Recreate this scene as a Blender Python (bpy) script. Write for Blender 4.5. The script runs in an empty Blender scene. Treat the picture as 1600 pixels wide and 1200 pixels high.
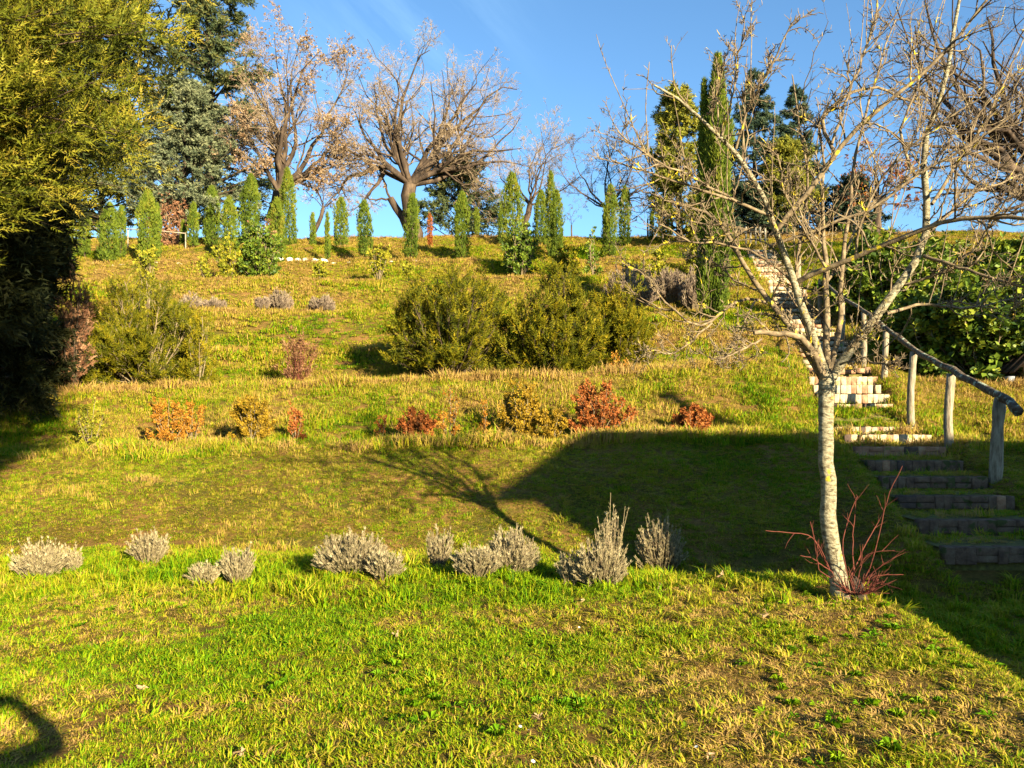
import bpy, math, random
import numpy as np
rng = np.random.default_rng(7)
random.seed(7)
sc = bpy.context.scene
C = sc.collection
F_PX = 1164.0; CX = 800.0; HY = 640.0; CAMZ = 1.6      # focal length in photo pixels, horizon row, eye height

# ------------------------------------------------------------------ camera
cam = bpy.data.cameras.new('camera'); camo = bpy.data.objects.new('camera', cam); C.objects.link(camo)
camo.location = (0, 0, CAMZ); camo.rotation_euler = (math.radians(90), 0, 0)
cam.sensor_width = 36.0; cam.lens = 36.0*F_PX/1600.0; cam.shift_y = 40/1600.0
cam.clip_start = 0.05; cam.clip_end = 3000
sc.camera = camo
# ------------------------------------------------------------------ sky and sun
AS = (10.0, 1085.0)                                     # where shadows converge in the photo
SD = np.array([(AS[0]-CX)/F_PX, 1.0, (HY-AS[1])/F_PX]); SD /= np.linalg.norm(SD)
elev = math.asin(-SD[2]); sx, sy = -SD[0], -SD[1]
world = bpy.data.worlds.new('World'); sc.world = world; world.use_nodes = True
wn = world.node_tree.nodes; wl = world.node_tree.links; wn.clear()
wo = wn.new('ShaderNodeOutputWorld'); bg = wn.new('ShaderNodeBackground'); sk = wn.new('ShaderNodeTexSky')
sk.sky_type = 'NISHITA'; sk.sun_disc = False; sk.sun_elevation = elev
sk.sun_rotation = math.atan2(sx, sy) % (2*math.pi)
sk.altitude = 200; sk.air_density = 1.0; sk.dust_density = 0.3; sk.ozone_density = 2.2
bg.inputs['Strength'].default_value = 0.05
tc = wn.new('ShaderNodeTexCoord')
# faint cirrus wisps
mp0 = wn.new('ShaderNodeMapping'); mp0.inputs['Rotation'].default_value = (0.0, math.radians(-42), 0.0); mp = wn.new('ShaderNodeMapping'); mp.inputs['Scale'].default_value = (1.6, 3.0, 11.0)
nz = wn.new('ShaderNodeTexNoise'); nz.inputs['Scale'].default_value = 1.3; nz.inputs['Detail'].default_value = 7; nz.inputs['Roughness'].default_value = 0.62
wl.new(tc.outputs['Generated'], mp0.inputs['Vector']); wl.new(mp0.outputs['Vector'], mp.inputs['Vector']); wl.new(mp.outputs['Vector'], nz.inputs['Vector'])
rmp = wn.new('ShaderNodeMapRange'); rmp.inputs[1].default_value = 0.42; rmp.inputs[2].default_value = 0.80
wl.new(nz.outputs['Fac'], rmp.inputs[0])
dt = wn.new('ShaderNodeVectorMath'); dt.operation = 'DISTANCE'
_d = np.array([-0.135, 1, 0.53]); _d /= np.linalg.norm(_d); dt.inputs[1].default_value = tuple(_d)
wl.new(tc.outputs['Generated'], dt.inputs[0])
mk = wn.new('ShaderNodeMapRange'); mk.interpolation_type = 'SMOOTHSTEP'
mk.inputs[1].default_value = 0.0; mk.inputs[2].default_value = 0.20; mk.inputs[3].default_value = 1.0; mk.inputs[4].default_value = 0.0
wl.new(dt.outputs['Value'], mk.inputs[0])
mu = wn.new('ShaderNodeMath'); mu.operation = 'MULTIPLY'; wl.new(rmp.outputs[0], mu.inputs[0]); wl.new(mk.outputs[0], mu.inputs[1])
mu2 = wn.new('ShaderNodeMath'); mu2.operation = 'MULTIPLY'; wl.new(mu.outputs[0], mu2.inputs[0]); mu2.inputs[1].default_value = 0.30
mx = wn.new('ShaderNodeMixRGB'); wl.new(mu2.outputs[0], mx.inputs[0]); wl.new(sk.outputs[0], mx.inputs[1]); mx.inputs[2].default_value = (5.2, 6.0, 6.6, 1)
wb = wn.new('ShaderNodeMixRGB'); wb.blend_type = 'MULTIPLY'; wb.inputs[0].default_value = 1; wl.new(mx.outputs[0], wb.inputs[1]); wb.inputs[2].default_value = (.82, 1.11, 1.26, 1)   # camera white balance
wl.new(wb.outputs[0], bg.inputs['Color']); wl.new(bg.outputs[0], wo.inputs['Surface'])
sun = bpy.data.lights.new('sun', 'SUN'); sun.energy = 5.0; sun.angle = math.radians(0.6); sun.color = (1.0, 0.86, 0.58)
suno = bpy.data.objects.new('sun', sun); C.objects.link(suno)
from mathutils import Vector
suno.rotation_euler = Vector(SD).to_track_quat('-Z', 'Y').to_euler(); suno.location = (20, -30, 30)
sc.view_settings.view_transform = 'Standard'; sc.view_settings.look = 'None'; sc.view_settings.gamma = 1
sc.view_settings.exposure = 2.12
sc.render.engine = 'CYCLES'; sc.cycles.max_bounces = 5; sc.cycles.diffuse_bounces = 1; sc.cycles.transparent_max_bounces = 4

# ------------------------------------------------------------------ helpers
def link(o, parent=None):
    C.objects.link(o)
    if parent is not None: o.parent = parent
    return o
def tag(o, label=None, cat=None, group=None, kind=None):
    if label: o['label'] = label
    if cat: o['category'] = cat
    if group: o['group'] = group
    if kind: o['kind'] = kind
    return o
def thing(name, label, cat, loc=(0, 0, 0), group=None):
    o = bpy.data.objects.new(name, None); o.location = tuple(float(a) for a in loc); o.empty_display_size = 0.2
    C.objects.link(o); return tag(o, label, cat, group)
def mesh(name, V, faces, mat=None, tint=None, smooth=False):
    """faces: list of int arrays (n,3)/(n,4)"""
    if isinstance(faces, np.ndarray): faces = [faces]
    faces = [f for f in faces if len(f)]
    me = bpy.data.meshes.new(name)
    V = np.asarray(V, np.float32)
    me.vertices.add(len(V)); me.vertices.foreach_set('co', V.ravel())
    tot = np.concatenate([np.full(len(f), f.shape[1], np.int32) for f in faces])
    idx = np.concatenate([f.ravel() for f in faces]).astype(np.int32)
    me.loops.add(len(idx)); me.loops.foreach_set('vertex_index', idx)
    me.polygons.add(len(tot)); st = np.zeros(len(tot), np.int32); st[1:] = np.cumsum(tot)[:-1]
    me.polygons.foreach_set('loop_start', st)
    try: me.polygons.foreach_set('loop_total', tot)
    except Exception: pass
    if smooth: me.polygons.foreach_set('use_smooth', np.ones(len(tot), bool))
    if tint is not None:
        a = me.attributes.new('tint', 'FLOAT', 'POINT'); a.data.foreach_set('value', np.asarray(tint, np.float32))
    me.update(calc_edges=True)
    if mat: me.materials.append(mat)
    return me
def obj(name, me, parent=None, origin=None):
    o = bpy.data.objects.new(name, me)
    return link(o, parent)
def norm(v): return v/np.maximum(np.linalg.norm(v, axis=-1, keepdims=True), 1e-9)
def at(px, py, Y):   # the world point seen at a photo pixel, at depth Y
    return np.array([(px-CX)/F_PX*Y, Y, CAMZ+(HY-py)/F_PX*Y])
def sstep(a, b, x):
    t = np.clip((x-a)/(b-a), 0, 1); return t*t*(3-2*t)
_LAT = np.random.default_rng(3).random((256, 256))
def vnoise(x, y, s=1.0, o=0):
    x = np.asarray(x, float)/s+o*17.3+500; y = np.asarray(y, float)/s+o*7.7+500
    xi = np.floor(x).astype(int); yi = np.floor(y).astype(int); fx = x-xi; fy = y-yi
    fx = fx*fx*(3-2*fx); fy = fy*fy*(3-2*fy)
    g = lambda a, b: _LAT[a & 255, b & 255]
    return (g(xi, yi)*(1-fx)+g(xi+1, yi)*fx)*(1-fy)+(g(xi, yi+1)*(1-fx)+g(xi+1, yi+1)*fx)*fy
def fnoise(x, y, s=1.0, o=0):
    return (vnoise(x, y, s, o)+.5*vnoise(x, y, s/2.1, o+1)+.25*vnoise(x, y, s/4.3, o+2))/1.75

def box(x0, x1, y0, y1, z0, z1):
    V = np.array([[x0,y0,z0],[x1,y0,z0],[x1,y1,z0],[x0,y1,z0],[x0,y0,z1],[x1,y0,z1],[x1,y1,z1],[x0,y1,z1]], float)
    Fq = np.array([[0,3,2,1],[4,5,6,7],[0,1,5,4],[1,2,6,5],[2,3,7,6],[3,0,4,7]])
    return V, Fq
def join(parts):
    V, Fs, n = [], [], 0
    for v, f in parts:
        V.append(v); Fs.append(f+n); n += len(v)
    return np.concatenate(V), np.concatenate(Fs)
def tubes(groups, k=5):
    """groups: list of (P (m,n,3), R (m,n)) -> V, quads, t (per-vertex random per tube)"""
    Vs, Fs, Ts, off = [], [], [], 0
    a = np.arange(k)/k*2*np.pi; ca, sa = np.cos(a), np.sin(a)
    for P, R in groups:
        m, n = R.shape
        if m == 0: continue
        T = np.gradient(P, axis=1); T = norm(T)
        mean = norm(P[:, -1]-P[:, 0]); ref = np.where(np.abs(mean[:, 2:3]) > .75, np.array([[1., 0, 0]]), np.array([[0, 0, 1.]]))
        U = norm(np.cross(T, ref[:, None, :])); W = np.cross(T, U)
        ring = P[:, :, None, :]+R[:, :, None, None]*(U[:, :, None, :]*ca[None, None, :, None]+W[:, :, None, :]*sa[None, None, :, None])
        Vs.append(ring.reshape(-1, 3))
        base = (np.arange(m)*n*k)[:, None, None]+(np.arange(n-1)*k)[None, :, None]+off
        j = np.arange(k)[None, None, :]; j2 = (np.arange(k)+1) % k; j2 = j2[None, None, :]
        q = np.stack([base+j, base+j2, base+k+j2, base+k+j], -1).reshape(-1, 4)
        Fs.append(q); Ts.append(np.repeat(rng.random(m), n*k)); off += m*n*k
    return np.concatenate(Vs), np.concatenate(Fs), np.concatenate(Ts)
def grow(pos, d, L, R0, n, wob=.15, up=0.0, taper=.3):
    m = len(pos); P = np.zeros((m, n, 3)); P[:, 0] = pos; d = norm(d)
    st = (np.asarray(L)*np.ones(m)/(n-1))[:, None]
    for i in range(1, n):
        d = norm(d+wob*rng.normal(size=(m, 3))+np.array([0, 0, up])); P[:, i] = P[:, i-1]+d*st
    R = (R0*np.ones(m))[:, None]*np.linspace(1, taper, n)[None]
    return P, R
def sprout(P, R, cnt, t0=.2, t1=1., ang=(.5, .9)):
    m, n = R.shape; i = np.repeat(np.arange(m), cnt); c = len(i)
    t = t0+(t1-t0)*rng.random(c); f = t*(n-1); a = np.minimum(f.astype(int), n-2); w = (f-a)[:, None]
    pos = P[i, a]*(1-w)+P[i, a+1]*w; T = norm(P[i, a+1]-P[i, a]); Rl = R[i, a]*(1-w[:, 0])+R[i, a+1]*w[:, 0]
    r = rng.normal(size=(c, 3)); pr = norm(np.cross(T, r)); an = rng.uniform(ang[0], ang[1], c)[:, None]
    return pos, norm(T*np.cos(an)+pr*np.sin(an)), Rl, t, i
def lens(P): return np.linalg.norm(np.diff(P, axis=1), axis=-1).sum(1)
def scatter(tV, tF, pos, d, scale, tint, up=None, tt=None):
    """copies of a template (axis +Y, normal +Z) into one vertex array"""
    m = len(pos); d = norm(d)
    r = rng.normal(size=(m, 3)) if up is None else up
    xs = norm(np.cross(d, r)); zs = np.cross(xs, d)
    M = np.stack([xs, d, zs], -1)                         # columns
    sc_ = (np.asarray(scale)*np.ones(m))[:, None, None]
    V = np.einsum('mij,vj->mvi', M, tV)*sc_+pos[:, None, :]
    Fc = (tF[None]+(np.arange(m)*len(tV))[:, None, None]).reshape(-1, tF.shape[1])
    T = np.repeat(tint*np.ones(m), len(tV))
    if tt is not None: T = T+np.tile(tt, m)
    return V.reshape(-1, 3), Fc, T
# foliage templates ---------------------------------------------------------
def tpl_frond(n=6, w=.10, spread=.45, flat=.25, seed=0):
    r = np.random.default_rng(seed); V, Fc = [], []
    def leaf(p, q, ww):
        d = q-p; s = np.cross(d, [0, 0, 1.]); s = s/max(np.linalg.norm(s), 1e-6)*ww; b = len(V)
        m = p+d*.45
        V.extend([p, m+s, q, m-s]); Fc.append([b, b+1, b+2]); Fc.append([b, b+2, b+3])
    for i in range(n):
        t = i/n; p = np.array([0, t*.8, -.12*t*t])
        for sgn in (-1, 1):
            L = spread*(1-t*.65)*r.uniform(.75, 1.2)
            q = p+np.array([sgn*L*.75, L*.75, r.normal()*flat*L]); leaf(p, q, w*(1-.4*t))
    leaf(np.array([0, .5, 0.]), np.array([0, 1.05, -.1]), w)
    return np.array(V), np.array(Fc)
def tpl_needles(n=10, w=.06, L=.4, seed=0):
    r = np.random.default_rng(seed); V, Fc = [], []
    for i in range(n):
        t = r.random(); p = np.array([0, t*.8, 0]); a = r.random()*6.283; l = L*r.uniform(.7, 1.2)
        q = p+np.array([math.cos(a)*l*.8, l*.7, math.sin(a)*l*.8]); s = np.array([math.sin(a), 0, -math.cos(a)])*w
        b = len(V); V.extend([p-s, p+s, q]); Fc.append([b, b+1, b+2])
    return np.array(V), np.array(Fc)
def tpl_leaves(n=5, L=.5, w=.18, seed=0, open_=.8):
    r = np.random.default_rng(seed); V, Fc = [], []
    for i in range(n):
        p = np.array([0, r.random()*.6, 0]); a = i/n*6.283+r.random(); l = L*r.uniform(.7, 1.2)
        dirn = norm(np.array([math.cos(a)*open_, 1-open_*.4, math.sin(a)*open_])); sd = norm(np.cross(dirn, r.normal(size=3)))
        m = p+dirn*l*.5; q = p+dirn*l; b = len(V); nn = np.cross(dirn, sd)*.05*l
        V.extend([p, m+sd*w*l*2-nn, q, m-sd*w*l*2-nn]); Fc += [[b, b+1, b+2], [b, b+2, b+3]]
    return np.array(V), np.array(Fc)
def tpl_up(n=5, w=.085, seed=0):
    r = np.random.default_rng(seed); V, Fc = [], []
    for i in range(n):
        x, z = r.normal(size=2)*.16; tip = np.array([x*1.9, r.uniform(.6, 1.05), z*1.9]); a = r.random()*6.28
        s = np.array([math.cos(a), 0, math.sin(a)])*w; p = np.array([x*.6, r.uniform(.05, .25), z*.6])
        b = len(V); V.extend([p-s, p+s, tip]); Fc.append([b, b+1, b+2])
    return np.array(V), np.array(Fc)
def tpl_feather(n=6, w=.035, L=.3, seed=0):
    r = np.random.default_rng(seed); V, Fc = [], []
    for i in range(n):
        t = i/n
        for sgn in (-1, 1):
            l = L*(1-t*.55)*r.uniform(.7, 1.25); p = np.array([0, t*.85, 0]); q = p+np.array([sgn*l*.7, l*.75, r.normal()*.35*l]); k = len(V)
            V.extend([p-[0, w, 0], p+[0, w, 0], q]); Fc.append([k, k+1, k+2])
    k = len(V); V.extend([[-w, .6, 0], [w, .6, 0], [0, 1.1, 0]]); Fc.append([k, k+1, k+2]); k = len(V); V.extend([[0, 0, -w*.7], [0, 0, w*.7], [0, .9, 0]]); Fc.append([k, k+1, k+2])
    return np.array(V), np.array(Fc)
T_FEATH = tpl_feather(3, .06, .4, 3)
T_FROND = tpl_frond(); T_FROND2 = tpl_frond(5, .07, .35, .4, 3); T_NEED = tpl_needles(6, .095, .45); T_NEED2 = tpl_needles(6, .09, .45, 4)
T_LEAF = tpl_leaves(); T_LAUREL = tpl_leaves(4, .75, .17, 5, 1.0); T_UP = tpl_up(); T_SMALL = tpl_leaves(4, .5, .2, 9, .9)

# ------------------------------------------------------------------ materials
def new_mat(name):
    m = bpy.data.materials.new(name); m.use_nodes = True; n = m.node_tree.nodes; n.clear(); return m, n, m.node_tree.links
def ramp(n, stops):
    r = n.new('ShaderNodeValToRGB'); e = r.color_ramp.elements
    while len(e) > 1: e.remove(e[-1])
    for i, (p, c) in enumerate(stops):
        el = e[0] if i == 0 else e.new(p); el.position = p; el.color = (*[v*.80 for v in c], 1)
    return r
def foliage_mat(name, cols, trans=.22, rough=.65, spec=.12, inst=False):
    m, n, l = new_mat(name); out = n.new('ShaderNodeOutputMaterial'); p = n.new('ShaderNodeBsdfPrincipled')
    a = n.new('ShaderNodeAttribute'); a.attribute_name = 'tint'
    if inst:
        b = n.new('ShaderNodeAttribute'); b.attribute_type = 'INSTANCER'; b.attribute_name = 'shade'
        ad = n.new('ShaderNodeMath'); ad.operation = 'ADD'; ad.use_clamp = True; l.new(a.outputs['Fac'], ad.inputs[0]); l.new(b.outputs['Fac'], ad.inputs[1]); src = ad.outputs[0]
    else: src = a.outputs['Fac']
    k = len(cols); r = ramp(n, [(i/(k-1), c) for i, c in enumerate(cols)]); l.new(src, r.inputs[0])
    l.new(r.outputs[0], p.inputs['Base Color']); p.inputs['Roughness'].default_value = rough; p.inputs['Specular IOR Level'].default_value = spec
    if trans > 0:
        t = n.new('ShaderNodeBsdfTranslucent'); l.new(r.outputs[0], t.inputs['Color']); mx_ = n.new('ShaderNodeMixShader'); mx_.inputs[0].default_value = trans
        l.new(p.outputs[0], mx_.inputs[1]); l.new(t.outputs[0], mx_.inputs[2]); l.new(mx_.outputs[0], out.inputs[0])
    else: l.new(p.outputs[0], out.inputs[0])
    return m
def rough_mat(name, cols, scale=8, detail=6, bump=.3, rough=.9, stretch=(1, 1, 1), extra=None, lo=.3, hi=.7, bscale=None):
    """noise-mottled surface; extra = (colour, noise scale, threshold) for lichen or moss patches"""
    m, n, l = new_mat(name); out = n.new('ShaderNodeOutputMaterial'); p = n.new('ShaderNodeBsdfPrincipled')
    g = n.new('ShaderNodeNewGeometry'); mp_ = n.new('ShaderNodeMapping'); mp_.inputs['Scale'].default_value = stretch; l.new(g.outputs['Position'], mp_.inputs['Vector'])
    nz_ = n.new('ShaderNodeTexNoise'); nz_.inputs['Scale'].default_value = scale; nz_.inputs['Detail'].default_value = detail; nz_.inputs['Roughness'].default_value = .65
    l.new(mp_.outputs[0], nz_.inputs['Vector'])
    k = len(cols); r = ramp(n, [(lo+(hi-lo)*i/(k-1), c) for i, c in enumerate(cols)]); l.new(nz_.outputs['Fac'], r.inputs[0]); col = r.outputs[0]
    if extra:
        n2 = n.new('ShaderNodeTexNoise'); n2.inputs['Scale'].default_value = extra[1]; n2.inputs['Detail'].default_value = 4; l.new(g.outputs['Position'], n2.inputs['Vector'])
        mr = n.new('ShaderNodeMapRange'); mr.inputs[1].default_value = extra[2]; mr.inputs[2].default_value = extra[2]+.06; l.new(n2.outputs['Fac'], mr.inputs[0])
        mm = n.new('ShaderNodeMixRGB'); l.new(mr.outputs[0], mm.inputs[0]); l.new(col, mm.inputs[1]); mm.inputs[2].default_value = (*extra[0], 1); col = mm.outputs[0]
    l.new(col, p.inputs['Base Color']); p.inputs['Roughness'].default_value = rough; p.inputs['Specular IOR Level'].default_value = .2
    b = n.new('ShaderNodeBump'); b.inputs['Strength'].default_value = bump; b.inputs['Distance'].default_value = .02
    if bscale:
        n3 = n.new('ShaderNodeTexNoise'); n3.inputs['Scale'].default_value = bscale; n3.inputs['Detail'].default_value = 8; l.new(mp_.outputs[0], n3.inputs['Vector']); l.new(n3.outputs['Fac'], b.inputs['Height'])
    else: l.new(nz_.outputs['Fac'], b.inputs['Height'])
    l.new(b.outputs[0], p.inputs['Normal']); l.new(p.outputs[0], out.inputs[0]); return m

M = {}
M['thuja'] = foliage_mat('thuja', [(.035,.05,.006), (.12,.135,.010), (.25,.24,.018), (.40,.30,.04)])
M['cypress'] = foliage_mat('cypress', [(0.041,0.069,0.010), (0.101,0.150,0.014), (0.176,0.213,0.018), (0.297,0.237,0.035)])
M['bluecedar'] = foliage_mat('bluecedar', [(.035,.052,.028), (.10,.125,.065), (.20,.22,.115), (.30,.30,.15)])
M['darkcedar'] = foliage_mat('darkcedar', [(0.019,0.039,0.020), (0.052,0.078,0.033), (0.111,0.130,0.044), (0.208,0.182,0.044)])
M['goldcedar'] = foliage_mat('goldcedar', [(0.084,0.097,0.017), (0.185,0.194,0.022), (0.336,0.300,0.033), (0.454,0.373,0.055)])
M['fir'] = foliage_mat('fir', [(0.013,0.029,0.022), (0.029,0.055,0.036), (0.058,0.091,0.048), (0.117,0.130,0.048)])
M['yew'] = foliage_mat('yew', [(.02,.032,.002), (.09,.10,.004), (.22,.19,.006), (.42,.29,.015)])
M['shadeyew'] = foliage_mat('shadeyew', [(.008,.012,.004), (.018,.024,.007), (.035,.038,.01), (.06,.055,.015)])  # deep shade painted into the leaf colours, far darker than the other yews
M['laurel'] = foliage_mat('laurel', [(0.022,0.050,0.007), (0.055,0.099,0.011), (0.143,0.209,0.018), (0.297,0.319,0.027)], rough=.5, spec=.2)
M['leafy'] = foliage_mat('leafy', [(0.060,0.086,0.010), (0.150,0.173,0.012), (0.315,0.288,0.020), (0.495,0.403,0.040)])
M['orange'] = foliage_mat('orange', [(.12,.05,.01), (.30,.12,.015), (.46,.2,.02), (.5,.28,.05)])
M['rust'] = foliage_mat('rust', [(.10,.03,.01), (.26,.075,.018), (.42,.13,.03), (.48,.22,.06)])
M['amber'] = foliage_mat('amber', [(.07,.05,.008), (.2,.13,.012), (.36,.22,.015), (.5,.3,.03)])
M['brownleaf'] = foliage_mat('brownleaf', [(.08,.03,.015), (.2,.09,.045), (.34,.17,.09), (.42,.25,.13)])
M['tanleaf'] = foliage_mat('tanleaf', [(.16,.09,.045), (.30,.18,.095), (.42,.27,.15), (.5,.35,.2)])
M['lavender'] = foliage_mat('lavender', [(.14,.10,.045), (.30,.245,.12), (.47,.39,.215), (.60,.50,.30)])
M['straw'] = foliage_mat('straw', [(.16,.11,.05), (.28,.2,.1), (.4,.31,.16), (.5,.4,.22)])
M['heather'] = foliage_mat('heather', [(0.120,0.085,0.060), (0.240,0.171,0.128), (0.350,0.266,0.187), (0.420,0.332,0.212)])
M['grass'] = foliage_mat('grass', [(.035,.10,.003), (.12,.275,.003), (.225,.345,.004), (.355,.34,.008), (.50,.37,.045), (.46,.29,.09)], trans=.3, inst=True)
M['oakbark'] = rough_mat('oakbark', [(.02,.014,.01), (.06,.04,.027), (.16,.11,.07)], 3, stretch=(1, 1, .35), bump=.6)
M['oaktwig'] = rough_mat('oaktwig', [(.22,.15,.09), (.44,.33,.21)], 2, bump=0)
M['greytwig'] = rough_mat('greytwig', [(.09,.07,.06), (.2,.16,.13)], 2, bump=0)
M['palebark'] = rough_mat('palebark', [(.035,.026,.016), (.15,.12,.07), (.29,.25,.155), (.40,.355,.24)], 19, detail=9, stretch=(1, 1, 2.2), bump=1.2, extra=((.42,.33,.03), 9, .66), lo=.3, hi=.62)
M['sapbranch'] = rough_mat('sapbranch', [(.05,.036,.022), (.18,.13,.075), (.33,.255,.15)], 14, bump=.5, extra=((.55,.42,.02), 11, .63))
M['redtwig'] = rough_mat('redtwig', [(.09,.022,.016), (.19,.055,.035)], 20, bump=0)
M['stem'] = rough_mat('stem', [(.12,.08,.045), (.33,.26,.15)], 12, bump=.2)
M['darkbark'] = rough_mat('darkbark', [(.03,.022,.015), (.11,.075,.045)], 6, stretch=(1, 1, .3), bump=.6)
M['brick'] = rough_mat('brick', [(.20,.085,.05), (.34,.18,.10), (.44,.30,.18)], 7, bump=.7, extra=((.13,.12,.03), 9, .62), bscale=60)
M['brickpale'] = rough_mat('brickpale', [(.30,.19,.11), (.50,.38,.24), (.58,.48,.33)], 9, bump=.7, extra=((.2,.19,.05), 8, .62), bscale=60)
M['brickshade'] = rough_mat('brickshade', [(.07,.04,.028), (.14,.085,.055), (.20,.14,.09)], 8, bump=.8, extra=((.05,.055,.015), 7, .56), bscale=60)  # mossy brick, darkened to paint shadow onto the lower steps
M['brickdark'] = rough_mat('brickdark', [(.05,.035,.03), (.14,.09,.065)], 9, bump=.7, bscale=60)
M['moss'] = rough_mat('moss', [(.07,.05,.025), (.14,.12,.03), (.22,.2,.05)], 14, bump=1.0, bscale=50)
M['postwood'] = rough_mat('postwood', [(.10,.075,.05), (.27,.22,.15), (.40,.35,.26)], 10, stretch=(2.5, 2.5, .5), bump=.6, extra=((.17,.19,.06), 6, .64))
M['railwood'] = rough_mat('railwood', [(.035,.022,.015), (.10,.07,.045), (.22,.17,.12)], 9, bump=1.0, extra=((.26,.30,.22), 10, .57))
M['stone'] = rough_mat('stone', [(.42,.38,.28), (.66,.62,.5), (.75,.72,.62)], 7, bump=.8)
M['palewood'] = rough_mat('palewood', [(.27,.22,.15), (.42,.36,.26)], 5, bump=.3)
M['plaster'] = rough_mat('plaster', [(.42,.35,.24), (.52,.44,.31)], 3, bump=.4, bscale=30)
M['tile'] = rough_mat('tile', [(.28,.12,.06), (.42,.22,.12)], 4, bump=.4)
M['darkwood'] = rough_mat('darkwood', [(.03,.02,.014), (.08,.05,.03)], 7, bump=.4)
M['greymetal'] = rough_mat('greymetal', [(.25,.27,.3), (.32,.34,.37)], 5, bump=.1, rough=.5)
M['white'] = rough_mat('white', [(.72,.72,.66), (.82,.82,.78)], 30, bump=.1)
M['skin'] = rough_mat('skin', [(.45,.27,.19), (.52,.32,.23)], 6, bump=.05, rough=.6)
M['jacket'] = rough_mat('jacket', [(.02,.03,.06), (.035,.045,.08)], 30, bump=.2)
M['hair'] = rough_mat('hair', [(.03,.02,.012), (.07,.045,.03)], 40, bump=.4)
M['black'] = rough_mat('black', [(.01,.01,.012), (.02,.02,.022)], 5, bump=0, rough=.3)
# ground: soil, dry thatch, moss
def ground_mat():
    m, n, l = new_mat('ground'); out = n.new('ShaderNodeOutputMaterial'); p = n.new('ShaderNodeBsdfPrincipled'); g = n.new('ShaderNodeNewGeometry')
    a = n.new('ShaderNodeTexNoise'); a.inputs['Scale'].default_value = .9; a.inputs['Detail'].default_value = 8; a.inputs['Roughness'].default_value = .7; l.new(g.outputs['Position'], a.inputs['Vector'])
    r1 = ramp(n, [(.3, (.09,.10,.015)), (.45, (.15,.11,.022)), (.56, (.27,.15,.045)), (.75, (.30,.16,.065))]); l.new(a.outputs['Fac'], r1.inputs[0])
    b = n.new('ShaderNodeTexNoise'); b.inputs['Scale'].default_value = 22; b.inputs['Detail'].default_value = 9; b.inputs['Roughness'].default_value = .75; l.new(g.outputs['Position'], b.inputs['Vector'])
    r2 = ramp(n, [(.3, (.35,.32,.28)), (.5, (.95,.95,.9)), (.7, (1.5,1.4,1.2))]); l.new(b.outputs['Fac'], r2.inputs[0])
    mm = n.new('ShaderNodeMixRGB'); mm.blend_type = 'MULTIPLY'; mm.inputs[0].default_value = 1; l.new(r1.outputs[0], mm.inputs[1]); l.new(r2.outputs[0], mm.inputs[2])
    l.new(mm.outputs[0], p.inputs['Base Color']); p.inputs['Roughness'].default_value = .95; p.inputs['Specular IOR Level'].default_value = .1
    bu = n.new('ShaderNodeBump'); bu.inputs['Strength'].default_value = .9; bu.inputs['Distance'].default_value = .03; l.new(b.outputs['Fac'], bu.inputs['Height']); l.new(bu.outputs[0], p.inputs['Normal'])
    l.new(p.outputs[0], out.inputs[0]); return m
M['ground'] = ground_mat()

# ------------------------------------------------------------------ terrain
XS = np.array([0, 400, 800, 1200, 1600.])
def zy(Y, ys): return CAMZ+(HY-np.array(ys, float))/F_PX*Y
LIP = []
def L_(Y, z): LIP.append((Y, np.array(z, float)*np.ones(5)))
L_(-400, [-3]*5); L_(-30, [-.1]*5); L_(2, 0); L_(6.6, [.05, .05, .07, .1, .1]); L_(8.9, [-.05, -.08, -.12, -.12, -.02])
def lip(Y, ys, Y2, dz):
    z = zy(Y, ys); L_(Y, z); L_(Y2, z+dz)
lip(12.7, [707, 697, 690, 681, 699], 14.2, .05)
lip(17.0, [612, 603, 589, 565, 606], 19.3, .08)
lip(21.7, [556, 549, 541, 522, 556], 22.5, .10)
lip(25.0, [494, 491, 489, 491, 497], 27.2, .30)
lip(31.0, [440, 437, 433, 435, 438], 33.0, .15)
lip(36.0, [415, 409, 408, 404, 398], 37.2, .06)
lip(40.2, [389, 385, 384, 381, 376], 42.8, .08)
lip(46.5, [377, 374, 372, 368, 361], 52.0, .3)
e = LIP[-1][1]; L_(75, e+.1); L_(110, e-3); L_(300, e-20); L_(900, e-70)
LY = np.array([a[0] for a in LIP]); LZ = np.array([a[1] for a in LIP])
def zbase(X, Y):
    u = np.clip(X/np.maximum(Y, 2.0)*F_PX+CX, 0, 1600)/400.0
    k = np.clip(np.searchsorted(LY, Y, side='right')-1, 0, len(LY)-2); w = np.clip((Y-LY[k])/(LY[k+1]-LY[k]), 0, 1)
    i = np.clip(u.astype(int), 0, 3); f = u-i; f = f*f*(3-2*f)
    za = LZ[k, i]*(1-f)+LZ[k, i+1]*f; zb = LZ[k+1, i]*(1-f)+LZ[k+1, i+1]*f
    return za*(1-w)+zb*w
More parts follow.
